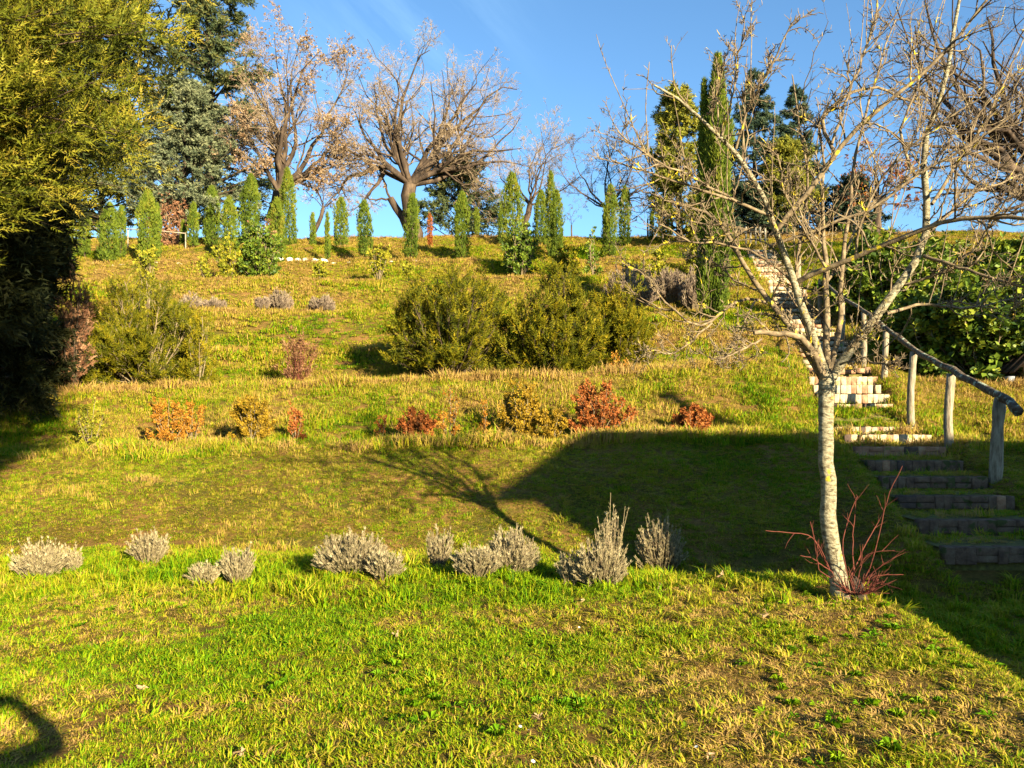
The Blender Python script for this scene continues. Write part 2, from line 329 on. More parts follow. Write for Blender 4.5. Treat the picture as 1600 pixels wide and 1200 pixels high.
def znat(X, Y):
    X = np.asarray(X, float); Y = np.asarray(Y, float); X, Y = np.broadcast_arrays(X, Y)
    rp = sstep(9, 13, Y)*(1-sstep(46, 60, Y)); Yw = Y+rp*(fnoise(X, Y*0, 5.0, 4)-.5)*.9+rp*(vnoise(X, Y, 1.1, 9)-.5)*.25
    z = 0
    for o in (-.16, -.07, 0, .07, .16): z = z+zbase(X, Yw+o)
    z = z/5
    z = z-.46*sstep(2.85, 3.5, X)*(1-sstep(7.5, 9.3, Y))*sstep(-4, 0, Y)            # the mound falls off to the path
    z = z-.22*sstep(.2, 2.2, X)*(1-sstep(3., 3.6, X))*sstep(6.7, 7.5, Y)*(1-sstep(8.3, 9.6, Y))
    nr = sstep(0, 3, Y)*0+1
    z = z+nr*((fnoise(X, Y, 1.3, 1)-.5)*(.13+.08*sstep(9, 11, Y))+(vnoise(X, Y, .33, 2)-.5)*.035)+(fnoise(X, Y, 6, 3)-.5)*.35*sstep(18, 40, Y)
    return z
# stairs: (X left, width, Y front, z top, rise)
STEPS = []
EY = [.1847, .1478, .116, .0902, .0687, .0498, .0335, .0232]
for i, ee in enumerate(EY):
    Yf = 8.2+.912*i; STEPS.append([4.76+.225*i, 1.56, Yf, CAMZ-ee*Yf, .17])
for Yf, z in ((15.5, 1.72), (15.86, 1.93), (16.22, 2.14), (16.6, 2.34)): STEPS.append([6.46+(Yf-15.5)*.15, 1.5, Yf, z, .19])
NFINE = len(STEPS)
def pathx(Y): return np.interp(Y, [16.6, 19.5, 25, 31, 38, 42], [6.65, 7.7, 9.2, 10.6, 12.1, 12.8])
zc = 2.36; yy = 17.2
while yy < 39:
    xx = pathx(yy); zn = float(znat(np.array([xx+.75]), np.array([yy]))[0])
    if zn > zc+.19:
        zc += .2; STEPS.append([xx, 1.45, yy, zc, .2])
    yy += .06
S = np.array(STEPS)
def on_stairs(X, Y):
    k = np.clip(np.searchsorted(S[:, 2], Y, side='right')-1, 0, len(S)-1)
    xl = np.interp(Y, S[:, 2], S[:, 0]); xr = xl+np.interp(Y, S[:, 2], S[:, 1])
    return k, xl, xr
def zt(X, Y, tread=True):
    X = np.asarray(X, float); Y = np.asarray(Y, float); X, Y = np.broadcast_arrays(X, Y)
    z = znat(X, Y); k, xl, xr = on_stairs(X, Y)
    zs = np.interp(Y, S[:, 2], S[:, 3])-.12
    dx = np.maximum(np.maximum(xl-X, X-xr), 0); w = (1-sstep(0.05, 1.1, dx))*sstep(7.6, 8.3, Y)*(1-sstep(39, 41, Y))
    zr = np.where(dx > 0.02, zs+.12*sstep(.05, .3, dx), zs-.16)
    z = z*(1-w)+zr*w
    if tread:
        inside = (X > xl) & (X < xr) & (Y > S[0, 2]) & (Y < S[-1, 2]); z = np.where(inside, S[k, 3]+np.where(k == 7, .34*sstep(14.75, 15.45, Y), 0), z)
    return z
def spaced(segs):
    out = []
    for a, b, s0, s1 in segs:
        x = a
        while x < b:
            out.append(x); x += s0+(s1-s0)*(x-a)/(b-a)
    return np.array(out)
gx = spaced([(-600, -40, 60, 3), (-40, -12, 2, .25), (-12, 4, .22, .17), (4, 9.5, .12, .12), (9.5, 16, .16, .4), (16, 45, .4, 3), (45, 640, 4, 60)])
gy = spaced([(-300, -10, 40, 1.5), (-10, 2, 1, .15), (2, 20, .12, .13), (20, 50, .17, .3), (50, 90, .6, 3), (90, 900, 5, 60)])
GX, GY = np.meshgrid(gx, gy, indexing='ij'); GZ = zt(GX, GY, tread=False)
V = np.stack([GX, GY, GZ], -1).reshape(-1, 3); ni, nj = GX.shape
I = np.arange(ni-1)[:, None]*nj+np.arange(nj-1)[None]; Q = np.stack([I, I+nj, I+nj+1, I+1], -1).reshape(-1, 4)
tag(obj('ground', mesh('ground', V, Q, M['ground'], smooth=True)), kind='structure')

# ------------------------------------------------------------------ brick stairs
stairs = thing('garden_steps', 'weathered brick garden steps climbing the slope behind the pale tree trunk', 'steps', (0, 0, 0))
def brick_mesh(w, h, d, seed, mat):
    r = np.random.default_rng(seed); V, Fq = box(-w/2, w/2, 0, d, -h, 0); c = .008
    # chamfered front face
    Vf = []
    V[:] += r.normal(size=V.shape)*.003
    V2 = np.concatenate([V, V[[0, 1, 5, 4]]]); V2[8:, 1] -= .004; V2[8:, 0] *= 1-2*c/w; V2[8:, 2] = np.where(V2[8:, 2] > -h/2, V2[8:, 2]-c, V2[8:, 2]+c)
    Fq = np.array([[0,3,2,1],[4,5,6,7],[1,2,6,5],[2,3,7,6],[3,0,4,7],[8,9,10,11],[0,1,9,8],[1,5,10,9],[5,4,11,10],[4,0,8,11]])
    return mesh('brick', V2, Fq, M[mat])
BR = {m: [brick_mesh(.112, .19, .12, i, m) for i in range(3)] for m in ('brick', 'brickpale', 'brickdark', 'brickshade')}
BH = {m: [brick_mesh(.232, .078, .12, i+9, m) for i in range(2)] for m in ('brick', 'brickpale', 'brickdark', 'brickshade')}
ang0 = math.atan2(.225, .912)
nb = 0
for i, (xl, wd, Yf, zt_, rise) in enumerate(STEPS):
    nxt = STEPS[i+1][2] if i+1 < len(STEPS) else Yf+.9
    st = bpy.data.objects.new('step', None); st.location = (xl, Yf, zt_); link(st, stairs)
    Vb, Fb = box(.0, wd, .06, nxt-Yf+.07, -.55, -.018)
    # uneven mossy tread
    n_ = 14; gxx, gyy = np.meshgrid(np.linspace(.01, wd-.01, n_), np.linspace(.07, nxt-Yf+.06, 8), indexing='ij')
    gz = -.012+.022*(vnoise(gxx+xl*3, gyy+Yf*3, .12)-.5)-.01
    gz = gz+(.34*sstep(.15, .85, gyy) if i == 7 else 0)
    Vt = np.stack([gxx, gyy, gz], -1).reshape(-1, 3); It = np.arange(n_-1)[:, None]*8+np.arange(7)[None]; Qt = np.stack([It, It+8, It+9, It+1], -1).reshape(-1, 4)
    Vb, Fb = box(.005, wd-.005, .065, nxt-Yf+.055, -.55, -.05)
    Vj, Fj = join([(Vb, Fb), (Vt, Qt)])
    obj('tread', mesh('tread', Vj, Fj, M['moss']), st)
    lower = (i == 6)
    if i < NFINE:
        x = .0; j = 0
        while x < wd-.06:
            pale = i >= 6; mt = 'brickpale' if pale and rng.random() < .8 else ('brick' if i > 4 or rng.random() < .15 else 'brickshade')
            if rng.random() < .05: mt = 'brickdark'
            if rng.random() < .03: x += .06; continue
            if i < 6 and rng.random() < .22 and x < wd-.25:
                for q in range(2):
                    b = bpy.data.objects.new('brick', BH[mt][rng.integers(2)]); b.location = (x+.116, rng.normal()*.006, -.006-q*.086+rng.normal()*.002); b.rotation_euler = (0, 0, rng.normal()*.015); link(b, st); nb += 1
                x += .243
            else:
                b = bpy.data.objects.new('brick', BR[mt][rng.integers(3)]); b.location = (x+.058, rng.normal()*.006, -.003+rng.normal()*.003); b.rotation_euler = (rng.normal()*.02, rng.normal()*.015, rng.normal()*.03); link(b, st); nb += 1
                x += .1175
    else:
        parts = []; x = 0
        while x < wd-.1:
            w_ = rng.uniform(.11, .3); w_ = min(w_, wd-x); v, f = box(x, x+w_-.015, rng.normal()*.015, .12, -rise*rng.uniform(.5, .75), rng.normal()*.014); parts.append((v, f)); x += w_
        Vp, Fp = join(parts); o = obj('riser_bricks', mesh('riser_bricks', Vp, Fp, M['brickpale' if i % 3 else 'brick'])); o.parent = st; o['kind'] = 'stuff'

# ------------------------------------------------------------------ handrail
def log_mesh(name, P, R, mat, k=9, knob=.06):
    P = np.asarray(P, float)[None]; R = np.asarray(R, float)[None]
    V, Fq, T = tubes([(P, R)], k); n = P.shape[1]
    V += rng.normal(size=V.shape)*R.mean()*knob
    caps = np.array([[i for i in range(k)][::-1], [(n-1)*k+i for i in range(k)]])
    tri = [[caps[0][0], caps[0][i], caps[0][i+1]] for i in range(1, k-1)]+[[caps[1][0], caps[1][i], caps[1][i+1]] for i in range(1, k-1)]
    return mesh(name, V, [Fq, np.array(tri)], M[mat], smooth=False)
rail = thing('wooden_handrail', 'rustic log handrail on peeled posts beside the brick steps', 'handrail', (0, 0, 0))
posts = [(1562, 622, 11.0, .085), (1487, 584, 13.0, .07), (1428, 550, 14.8, .07), (1384, 516, 16.6, .062), (1349, 487, 18.6, .06), (1315, 468, 21.2, .075), (1282, 436, 25.5, .075)]
tops = []
for x, y, Y, r in posts:
    t = at(x, y, Y); b = np.array([t[0]-.03, Y+.02, float(zt(np.array([t[0]]), np.array([Y]))[0])-.25]); n = 8
    lean = rng.normal()*.03
    P = np.linspace(b, t, n); P[:, 0] += np.sin(np.linspace(0, 3, n))*.03*rng.normal(); P[:, 0] += lean*np.linspace(1, 0, n)
    obj('post', log_mesh('post', P, np.linspace(r*1.08, r, n)*(1+rng.normal(size=n)*.04), 'postwood'), rail); tops.append(t)
rp = [at(1592, 642, 10.3)]+[t+np.array([0, 0, .05]) for t in tops]
for a, b, r0, r1 in ((0, 4, .068, .05), (4, 7, .05, .042)):
    P = []
    for q in range(a, b):
        for s_ in np.linspace(0, 1, 5)[:-1]: P.append(rp[q]*(1-s_)+rp[q+1]*s_)
    P.append(rp[b]); P = np.array(P); P[:, 2] += rng.normal(size=len(P))*.012; P[:, 0] += rng.normal(size=len(P))*.012
    obj('rail', log_mesh('rail', P, np.linspace(r0, r1, len(P))*(1+rng.normal(size=len(P))*.07), 'railwood'), rail)
for x, y0, y1, Y, lab in ((1247, 404, 432, 31, 'grey square post standing alone by the upper flight of brick steps'),):
    t = at(x, y0, Y); z = float(zt(np.array([t[0]]), np.array([Y]))[0])
    tag(obj('wooden_post', log_mesh('wooden_post', np.linspace([t[0], Y, z-.2], t, 6), np.full(6, .11), 'postwood', 6)), lab, 'post')
gate = thing('picket_gate', 'pale upright pickets at the top of the brick steps', 'gate')
for x in (1166, 1173, 1181, 1188, 1196):
    t = at(x, 354+rng.normal()*1.5, 41); z = float(zt(np.array([t[0]]), np.array([41.]))[0]); v, f = box(t[0]-.045, t[0]+.045, 41, 41.05, z-.1, t[2]); obj('picket', mesh('picket', v, f, M['palewood']), gate)
for zz in (.35, .75):
    a = at(1162, 370, 41.06); z = float(zt(np.array([a[0]]), np.array([41.]))[0]); v, f = box(a[0], a[0]+1.35, 41.052, 41.1, z+zz, z+zz+.07); obj('crossbar', mesh('crossbar', v, f, M['palewood']), gate)
fence = thing('rail_fence', 'thin pale rail fence behind the row of small cypresses, below the pale cedars', 'fence')
fp = [at(x, y, 40) for x, y in ((60, 377), (95, 365), (130, 358), (165, 356), (200, 358), (245, 361), (290, 365))]
for p in fp:
    z = float(zt(np.array([p[0]]), np.array([40.]))[0]); obj('post', log_mesh('post', np.linspace([p[0], 40, z-.2], p+[0, 0, .05], 4), np.full(4, .035), 'palewood', 6), fence)
for a, b in zip(fp[:-1], fp[1:]): obj('rail', log_mesh('rail', np.linspace(a+[0, -.06, 0], b+[0, -.06, 0], 4), np.full(4, .028), 'palewood', 6), fence)

# ------------------------------------------------------------------ stone edging on the upper terrace
edge = thing('stone_edging', 'long row of pale stones edging the terrace under the cypresses', 'edging')
def stone_mesh(seed):
    r = np.random.default_rng(seed); th = np.linspace(0, 2*np.pi, 8, endpoint=False); V = []
    for ph, zz in ((.75, 0), (1.0, .35), (.85, .8), (.4, 1.0)):
        V += [[.5*ph*math.cos(a)*(1+r.normal()*.08), .45*ph*math.sin(a)*(1+r.normal()*.08), zz+r.normal()*.05] for a in th]
    Fq = [[i*8+j, i*8+(j+1) % 8, (i+1)*8+(j+1) % 8, (i+1)*8+j] for i in range(3) for j in range(8)]
    V.append([0, 0, 1.05]); n = len(V)-1
    return mesh('stone', np.array(V), [np.array(Fq), np.array([[24+j, 24+(j+1) % 8, n] for j in range(8)])], M['stone'])
ST = [stone_mesh(i) for i in range(5)]
x = 112.
while x < 800:
    big = 424 < x < 512; w = rng.uniform(.32, .5) if big else rng.uniform(.25, .45); Y = 35.75
    if big or rng.random() < .45:
        X = (x-CX)/F_PX*Y; z = float(zt(np.array([X]), np.array([Y]))[0]); o = bpy.data.objects.new('stone', ST[rng.integers(5)])
        o.location = (X, Y+rng.normal()*.03, z-.03); o.scale = (w, .3, .20 if big else rng.uniform(.05, .09)); o.rotation_euler = (rng.normal()*.05, rng.normal()*.06, rng.normal()*.2); link(o, edge)
    x += w*F_PX/Y+rng.uniform(.3, 2.5)

# ------------------------------------------------------------------ plants
def put(root, base, name, V, Fc, T, mat):
    o = obj(name, mesh(name, V-np.asarray(base), Fc, M[mat], T), root); return o
def ground_at(px, Y):
    X = (px-CX)/F_PX*Y; return np.array([X, Y, float(zt(np.array([X]), np.array([float(Y)]))[0])])
def foliage_from(groups, tpl, per, size, spread=.0, ang=(.3, 1.0), t0=.2, upb=.2, base_t=(.2, .7), outer=None, zr=None):
    """sprays along the branches in groups; tint brighter for random clumps"""
    tV, tF = tpl; Vs, Fs, Ts, off = [], [], [], 0
    for P, R in groups:
        pos, d, Rl, t, i = sprout(P, R, per, t0, 1.0, ang); pos = pos+rng.normal(size=pos.shape)*spread
        d = norm(d+np.array([0, 0, upb])); cl = rng.random(len(P))[i]*.35
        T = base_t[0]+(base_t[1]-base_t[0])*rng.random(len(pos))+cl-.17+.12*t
        V, Fc, T = scatter(tV, tF, pos, d, size*rng.uniform(.7, 1.3, len(pos)), T)
        Vs.append(V); Fs.append(Fc+off); Ts.append(np.clip(T, 0, 1)); off += len(V)
    return np.concatenate(Vs), np.concatenate(Fs), np.concatenate(Ts)

def cypress(px, top, Y, w, label, mat='cypress', n=1900, group='young columnar cypresses on the terraces', tipw=.62, size=.145, name='cypress_tree', twin=None):
    b = ground_at(px, Y); H = at(px, top, Y)[2]-b[2]; W = w/F_PX*Y
    root = thing(name, label, 'cypress', b, group)
    n = int(n*.72*max(.3, (H*W)/2.2)); size = size*1.12
    h = rng.random(n)**.9; prof = np.minimum(1, (h*7)**.6+.45)*np.clip((1-h)/.30, 0, 1)**tipw
    lobes = 1+.14*np.sin(rng.integers(0, 5)+h*9)*0
    a = rng.random(n)*2*np.pi; lob = 1+.18*np.cos(a*3+h*5+px)+.12*np.cos(a*5-h*9+px*.7)+.25*(vnoise(a*2, h*6, .5, px % 7)-.5)
    r = W/2*prof*lob*np.sqrt(rng.uniform(.25, 1, n)); lean = rng.normal()*.02
    pos = np.stack([r*np.cos(a)+lean*h*H, r*np.sin(a), .12+h*(H-.2)], -1)+b
    d = np.stack([np.cos(a)*.22, np.sin(a)*.22, np.full(n, 1.0)], -1)+rng.normal(size=(n, 3))*.12
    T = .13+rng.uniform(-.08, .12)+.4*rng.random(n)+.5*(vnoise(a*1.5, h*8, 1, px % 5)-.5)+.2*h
    V, Fc, T = scatter(*T_UP, pos, d, size*rng.uniform(.7, 1.5, n)*(1 if H > 1.5 else .7), np.clip(T, 0, 1))
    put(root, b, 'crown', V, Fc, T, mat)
    V, Fc, T = tubes([(np.linspace(b-[0, 0, .1], b+[lean*H*.8, 0, H*.8], 5)[None], np.linspace(.035+.01*W, .01, 5)[None])], 6)
    put(root, b, 'trunk', V, Fc, T, 'darkbark'); return root

for row in [
 (102, 326, 37.0, 25, 'broad pale green cypress farthest toward the shaded conifer'),
 (132, 324, 38.5, 16, 'slim cypress standing just behind the thin pale fence rail'),
 (169, 317, 36.4, 26, 'yellow green cypress touching the pale stone edging near the big conifer'),
 (188, 322, 38.0, 14, 'narrow cypress tucked behind the yellow green one above the stones'),
 (230, 298, 36.6, 29, 'wide cypress directly above the large spreading yew'),
 (243, 318, 37.8, 14, 'narrow cypress pressed against the wide one above the spreading yew'),
 (286, 345, 41.5, 6, 'tiny thin cypress under the pale cedar beside a square shadow'),
 (302, 317, 40.0, 15, 'small cypress right of the tiny thin one under the pale cedar'),
 (332, 291, 44.0, 25, 'thick blunt cypress in front of the pale cedar skirt'),
 (360, 308, 36.5, 22, 'cypress rising from behind a yellow green bush'),
 (390, 273, 44.0, 28, 'stout cypress rising behind the reddish leafless shrub'),
 (432, 310, 36.5, 22, 'cypress immediately right of the dark glossy bush with red top'),
 (453, 263, 43.8, 22, 'tallest slim cypress below the tan leaved oak'),
 (488, 332, 42.0, 8, 'very thin cypress left of the staked sapling cypress'),
 (512, 333, 36.4, 6, 'spindly cypress on a pale stake beside the white stones'),
 (532, 309, 41.5, 21, 'blunt cypress with a broad dark shadow at its foot'),
 (570, 314, 36.5, 21, 'cypress with a leafy bush leaning against its right side'),
 (642, 303, 36.5, 21, 'cypress in front of the large bare oak trunk'),
 (721, 300, 36.5, 22, 'cypress in front of the dark cedar, curved shadow to its right'),
 (745, 325, 47.0, 8, 'thin distant cypress against the dark cedar'),
 (782, 330, 44.5, 7, 'thin distant cypress between the dark cedar and the tallest terrace cypress'),
 (845, 298, 42.0, 22, 'cypress behind and left of the double topped one'),
 (862, 268, 38.5, 15, 'pointed taller stem of the pair near the leaning bare tree'),
 (870, 298, 37.0, 20, 'lower cypress of the pair behind the golden yew top'),
 (952, 289, 37.0, 22, 'sturdy cypress before the dark bare trees'),
 (976, 291, 44.0, 18, 'smaller cypress just right of the sturdy one on the crest'),
 (1045, 292, 46.0, 12, 'dark narrow cypress under the mixed pine'),
 (1018, 330, 46.0, 6, 'thin whip of a cypress on the crest left of the mixed pine')]:
    cypress(*row)
cypress(803, 270, 34.0, 32, 'largest terrace cypress with a dark shaded left flank', n=1600)
r_ = cypress(672, 335, 41.5, 7, 'dead rust brown seedling cypress right of the great oak', mat='rust', n=1500, group='young columnar cypresses on the terraces')
cypress(1114, 88, 24.2, 44, 'very tall dark green cypress beside the upper steps', n=3800, tipw=.95, size=.17, group=None)
cypress(1101, 125, 24.4, 18, 'slender second leader of the very tall cypress, brown at its tip', n=3200, tipw=.9, size=.15, group=None)

def conifer(px, top, Y, w, label, mat, kind='cedar', nb=70, per=26, size=.3, droop=-.05, base_frac=.06, name='cedar_tree', cat='conifer', group=None, prof=None, tpl=T_NEED, sec=7, basey=None, cone=.75, t_rng=(.2, .75)):
    b = ground_at(px, Y); H = at(px, top, Y)[2]-b[2]; W = w/F_PX*Y/2
    root = thing(name, label, cat, b, group)
    tr = np.linspace(b-[0, 0, .2], b+[rng.normal()*.2, 0, H], 12)[None]; trR = np.linspace(.015*H+.05, .02, 12)[None]
    h = base_frac+(1-base_frac)*(np.arange(nb)+rng.random(nb))/nb; a = rng.random(nb)*6.283
    Lb = W*(1-h)**cone*rng.uniform(.7, 1.15, nb)+.15
    if prof is not None: Lb = W*np.interp(h, *prof)*rng.uniform(.7, 1.15, nb)
    pos = b+np.stack([0*h, 0*h, h*H], -1); el = .25+.5*h-(.35 if mat == 'fir' else 0)
    d = np.stack([np.cos(a)*np.cos(el), np.sin(a)*np.cos(el), np.sin(el)], -1)
    P1, R1 = grow(pos, d, Lb, .007*H*(1-h)+.012, 7, .10, droop)
    p, dd, Rl, t, i = sprout(P1, R1, sec, .2, 1, (.5, 1.1)); dd[:, 2] *= .35
    P2, R2 = grow(p, dd, Lb[i]*.42*(1.15-t)+.1, Rl*.5, 5, .14, droop)
    V, Fc, T = foliage_from([(P1, R1), (P2, R2)], tpl, per, size, size*.12, (.2, .9), .15, .12, t_rng)
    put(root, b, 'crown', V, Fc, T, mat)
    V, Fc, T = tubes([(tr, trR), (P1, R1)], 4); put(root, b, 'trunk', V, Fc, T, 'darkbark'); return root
conifer(330, -70, 55, 240, 'tall dark deodar cedar whose drooping top runs out of the picture', 'darkcedar', nb=120, per=13, size=.46, droop=-.10, sec=9, cone=.45, base_frac=.2, tpl=T_NEED)
conifer(288, 138, 46, 250, 'pale blue green cedar with dense silvery sprays behind the cypresses', 'bluecedar', nb=130, per=17, size=.31, droop=-.02, sec=9, cone=.55, tpl=T_NEED)
conifer(160, 150, 48, 230, 'loose golden green cedar with sky showing between its tiers', 'goldcedar', nb=70, per=11, size=.40, droop=-.03, sec=8, cone=.45)
conifer(95, 120, 48, 200, 'golden green conifer half hidden behind the near conifer bough', 'goldcedar', nb=60, per=10, size=.42, droop=-.03, sec=7, cone=.5)
conifer(712, 262, 50, 165, 'low dark green cedar right of the great bare oak', 'darkcedar', nb=60, per=13, size=.34, droop=-.02, sec=8, cone=.35, t_rng=(.15, .6))
conifer(1062, 152, 43, 110, 'rounded pine with sunlit olive top left of the tall cypress', 'goldcedar', nb=64, per=14, size=.36, sec=8, droop=.03, prof=([0, .15, .4, .7, .9, 1], [.5, .9, 1, .95, .7, .25]), name='pine_tree', t_rng=(.0, .55))
conifer(1180, 112, 50, 205, 'pointed dark blue green fir right of the tall cypress', 'fir', nb=130, per=13, size=.27, sec=9, cone=1.0, name='fir_tree', base_frac=.03)
conifer(1243, 140, 54, 175, 'smaller dark fir behind the tip of the pointed one', 'fir', nb=90, per=12, size=.30, sec=9, cone=.95, name='fir_tree')
conifer(1228, 232, 46, 105, 'rounded olive green tree in front of the two dark firs', 'goldcedar', nb=80, per=12, size=.32, sec=8, droop=.05, prof=([0, .2, .6, .85, 1], [.7, 1, .95, .65, .2]), name='olive_tree', cat='tree', t_rng=(0, .55))
conifer(1165, 300, 47, 130, 'dark yew like tree filling the gap beside the steps top', 'fir', nb=70, per=13, size=.36, sec=8, cone=.4, name='dark_evergreen_tree', cat='tree')
conifer(1330, 285, 52, 130, 'dark evergreen behind the reddish leaved tree', 'fir', nb=70, per=13, size=.38, sec=8, cone=.4, name='dark_evergreen_tree', cat='tree')
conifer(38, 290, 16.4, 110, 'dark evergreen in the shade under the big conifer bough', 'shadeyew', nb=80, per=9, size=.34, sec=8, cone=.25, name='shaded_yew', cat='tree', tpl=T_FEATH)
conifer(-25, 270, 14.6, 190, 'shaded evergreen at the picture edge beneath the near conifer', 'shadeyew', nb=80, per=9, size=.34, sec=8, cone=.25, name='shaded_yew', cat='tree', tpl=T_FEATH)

# bare broadleaf trees ---------------------------------------------------------
def bare_tree(base_px, Y, fork, ends, w, label, leaves=None, nleaf=0, twigmat='oaktwig', name='bare_oak', cat='oak', group=None, counts=(9, 6, 4, 2), depth=.28, trunk_extra=None, barkmat='oakbark', trunk_px=None):
    b = ground_at(base_px, Y); fk = at(fork[0], fork[1], Y); s = Y/F_PX
    root = thing(name, label, cat, b, group)
    n = 6; P0 = np.linspace(b-[0, 0, .3], fk, n)[None]; P0[0, 1:-1, 0] += rng.normal(size=n-2)*w*s*.15
    R0 = np.linspace(w*s*.56, w*s*.40, n)[None]
    LP, LR = [], []
    for e in ends:
        st = np.array(fork) if len(e) < 3 else np.array(e[2]); E = at(e[0], e[1], Y+rng.normal()*depth*60*s); A = at(st[0], st[1], Y) if len(e) >= 3 else fk
        nn = 11; t = np.linspace(0, 1, nn)[:, None]; D = E-A; Ld = np.linalg.norm(D)
        side = norm(np.cross(D, [0, 1, .2]))*rng.choice([-1, 1]); P = A+D*t+side*np.sin(t*np.pi)*Ld*.10*rng.uniform(.4, 1.3)
        P[1:-1] += np.cumsum(rng.normal(size=(nn-2, 3))*Ld*.018, 0)-0
        LP.append(P); LR.append((np.linspace(1, 0, nn)**1.2*.9+.1)*w*s*.19*min(1.25, .5+Ld/(220*s)*.6))
    P1, R1 = np.array(LP), np.array(LR)
    L1 = lens(P1); groups = [(P1, R1)]; Pp, Rp, Lp = P1, R1, L1; thin = []
    ratio = (.42, .45, .5, .5); nseg = (8, 5, 3, 2); wob = (.22, .25, .25, .2); ups = (.04, .03, .02, 0)
    for lv, c in enumerate(counts):
        p, d, Rl, t, i = sprout(Pp, Rp, c, .18 if lv == 0 else .12, 1.0, (.45, 1.05))
        L = Lp[i]*ratio[lv]*(1.2-.6*t)*rng.uniform(.6, 1.25, len(p)); Rn = np.maximum(Rl*(.45, .5, .6, .6)[lv], .007*Y/40)
        Pn, Rn2 = grow(p, d, L, Rn, nseg[lv], wob[lv], ups[lv], .35)
        (groups if lv < 1 else thin).append((Pn, np.maximum(Rn2, .0045*Y/40))); Pp, Rp, Lp = Pn, Rn2, L
    V, Fc, T = tubes([(P0, R0)]+groups, 6); put(root, b, 'trunk', V, Fc, T, barkmat)
    V, Fc, T = tubes(thin, 3); put(root, b, 'twigs', V, Fc, T, twigmat)
    if leaves:
        p, d, Rl, t, i = sprout(Pp, Rp, 2, .3, 1); k = rng.permutation(len(p))[:nleaf]; cl = fnoise(p[k, 0], p[k, 2], 1.5, 5)
        k = k[(cl > .42)]
        V, Fc, T = scatter(*tpl_leaves(3, .9, .22, 2, 1.0), p[k], d[k], rng.uniform(.05, .10, len(k))*Y/42, rng.random(len(k)))
        put(root, b, 'leaves', V, Fc, T, leaves)
    return root
bare_tree(648, 47, (641, 288), [(520, 205), (508, 160), (525, 255), (832, 262), (808, 140), (560, 118), (598, 150), (628, 110), (672, 78), (702, 120), (742, 105), (770, 150), (812, 185), (815, 232), (760, 262), (590, 130),
          (500, 330, (590, 262)), (540, 330, (600, 270))], 27, 'great bare spreading oak with a thick dark trunk on the crest', counts=(10, 7, 5, 3))
bare_tree(655, 47.5, (610, 310), [(575, 262), (560, 240), (545, 300)], 15, 'leaning bare stem splitting low beside the great oak', counts=(6, 5, 4, 2))
bare_tree(432, 46, (436, 300), [(352, 230), (362, 165), (385, 95), (428, 50), (470, 62), (500, 80), (540, 110), (548, 165), (560, 215), (478, 150), (410, 150), (575, 262), (385, 200)], 23,
          'oak still holding tan dead leaves left of the great bare oak', 'tanleaf', 15000, counts=(10, 7, 5, 3))
bare_tree(482, 45, (505, 325), [(470, 280), (500, 262), (540, 272), (560, 300), (525, 250)], 7, 'small pinkish leafless tree between the two oaks', 'tanleaf', 1800, counts=(6, 5, 3, 2), name='bare_tree', cat='tree')
bare_tree(812, 50, (828, 320), [(778, 235), (800, 215), (842, 190), (878, 188), (905, 215), (922, 262), (885, 240), (860, 215)], 12, 'thin bare tree leaning right behind the largest terrace cypress', counts=(8, 5, 4, 2), name='bare_tree', cat='tree')
bare_tree(948, 48, (950, 325), [(868, 258), (892, 225), (930, 208), (965, 195), (1000, 205), (1035, 235), (1060, 280), (890, 290), (1050, 318), (975, 235)], 12, 'dark bare oak behind the sturdy cypress', twigmat='greytwig', counts=(9, 6, 4, 2), name='bare_tree', cat='tree')
for px, top, lab in ((862, 300, 'wispy bare seedling on the crest beside the sky gap'), (893, 318, 'short bare seedling just left of the sturdy cypress'), (1012, 300, 'bare seedling on the crest between cypress and pine')):
    bare_tree(px, 47, (px, (top+365)/2+10), [(px-10, top+12), (px+9, top+6), (px, top), (px+14, top+20)], 3, lab, twigmat='greytwig', counts=(4, 3, 2, 1), name='bare_seedling', cat='tree')
bare_tree(1368, 50, (1372, 315), [(1320, 262), (1340, 235), (1370, 225), (1400, 240), (1425, 270), (1432, 310), (1310, 305)], 14, 'small tree with dark red dead leaves behind the laurels', 'rust', 2600, twigmat='greytwig', counts=(8, 5, 4, 2), name='red_leaved_tree', cat='tree')
bare_tree(1740, 30, (1690, 330), [(1600, 92), (1510, 62), (1400, 10), (1385, 120), (1420, 100), (1450, 180), (1390, 230), (1470, 250), (1440, 300), (1500, 340), (1560, 280), (1560, 20), (1640, -60), (1480, -60), (1700, -80), (1530, 180)], 36,
          'huge bare oak at the picture edge, dark limbs reaching over the steps', twigmat='greytwig', counts=(9, 6, 4, 2), depth=.12)

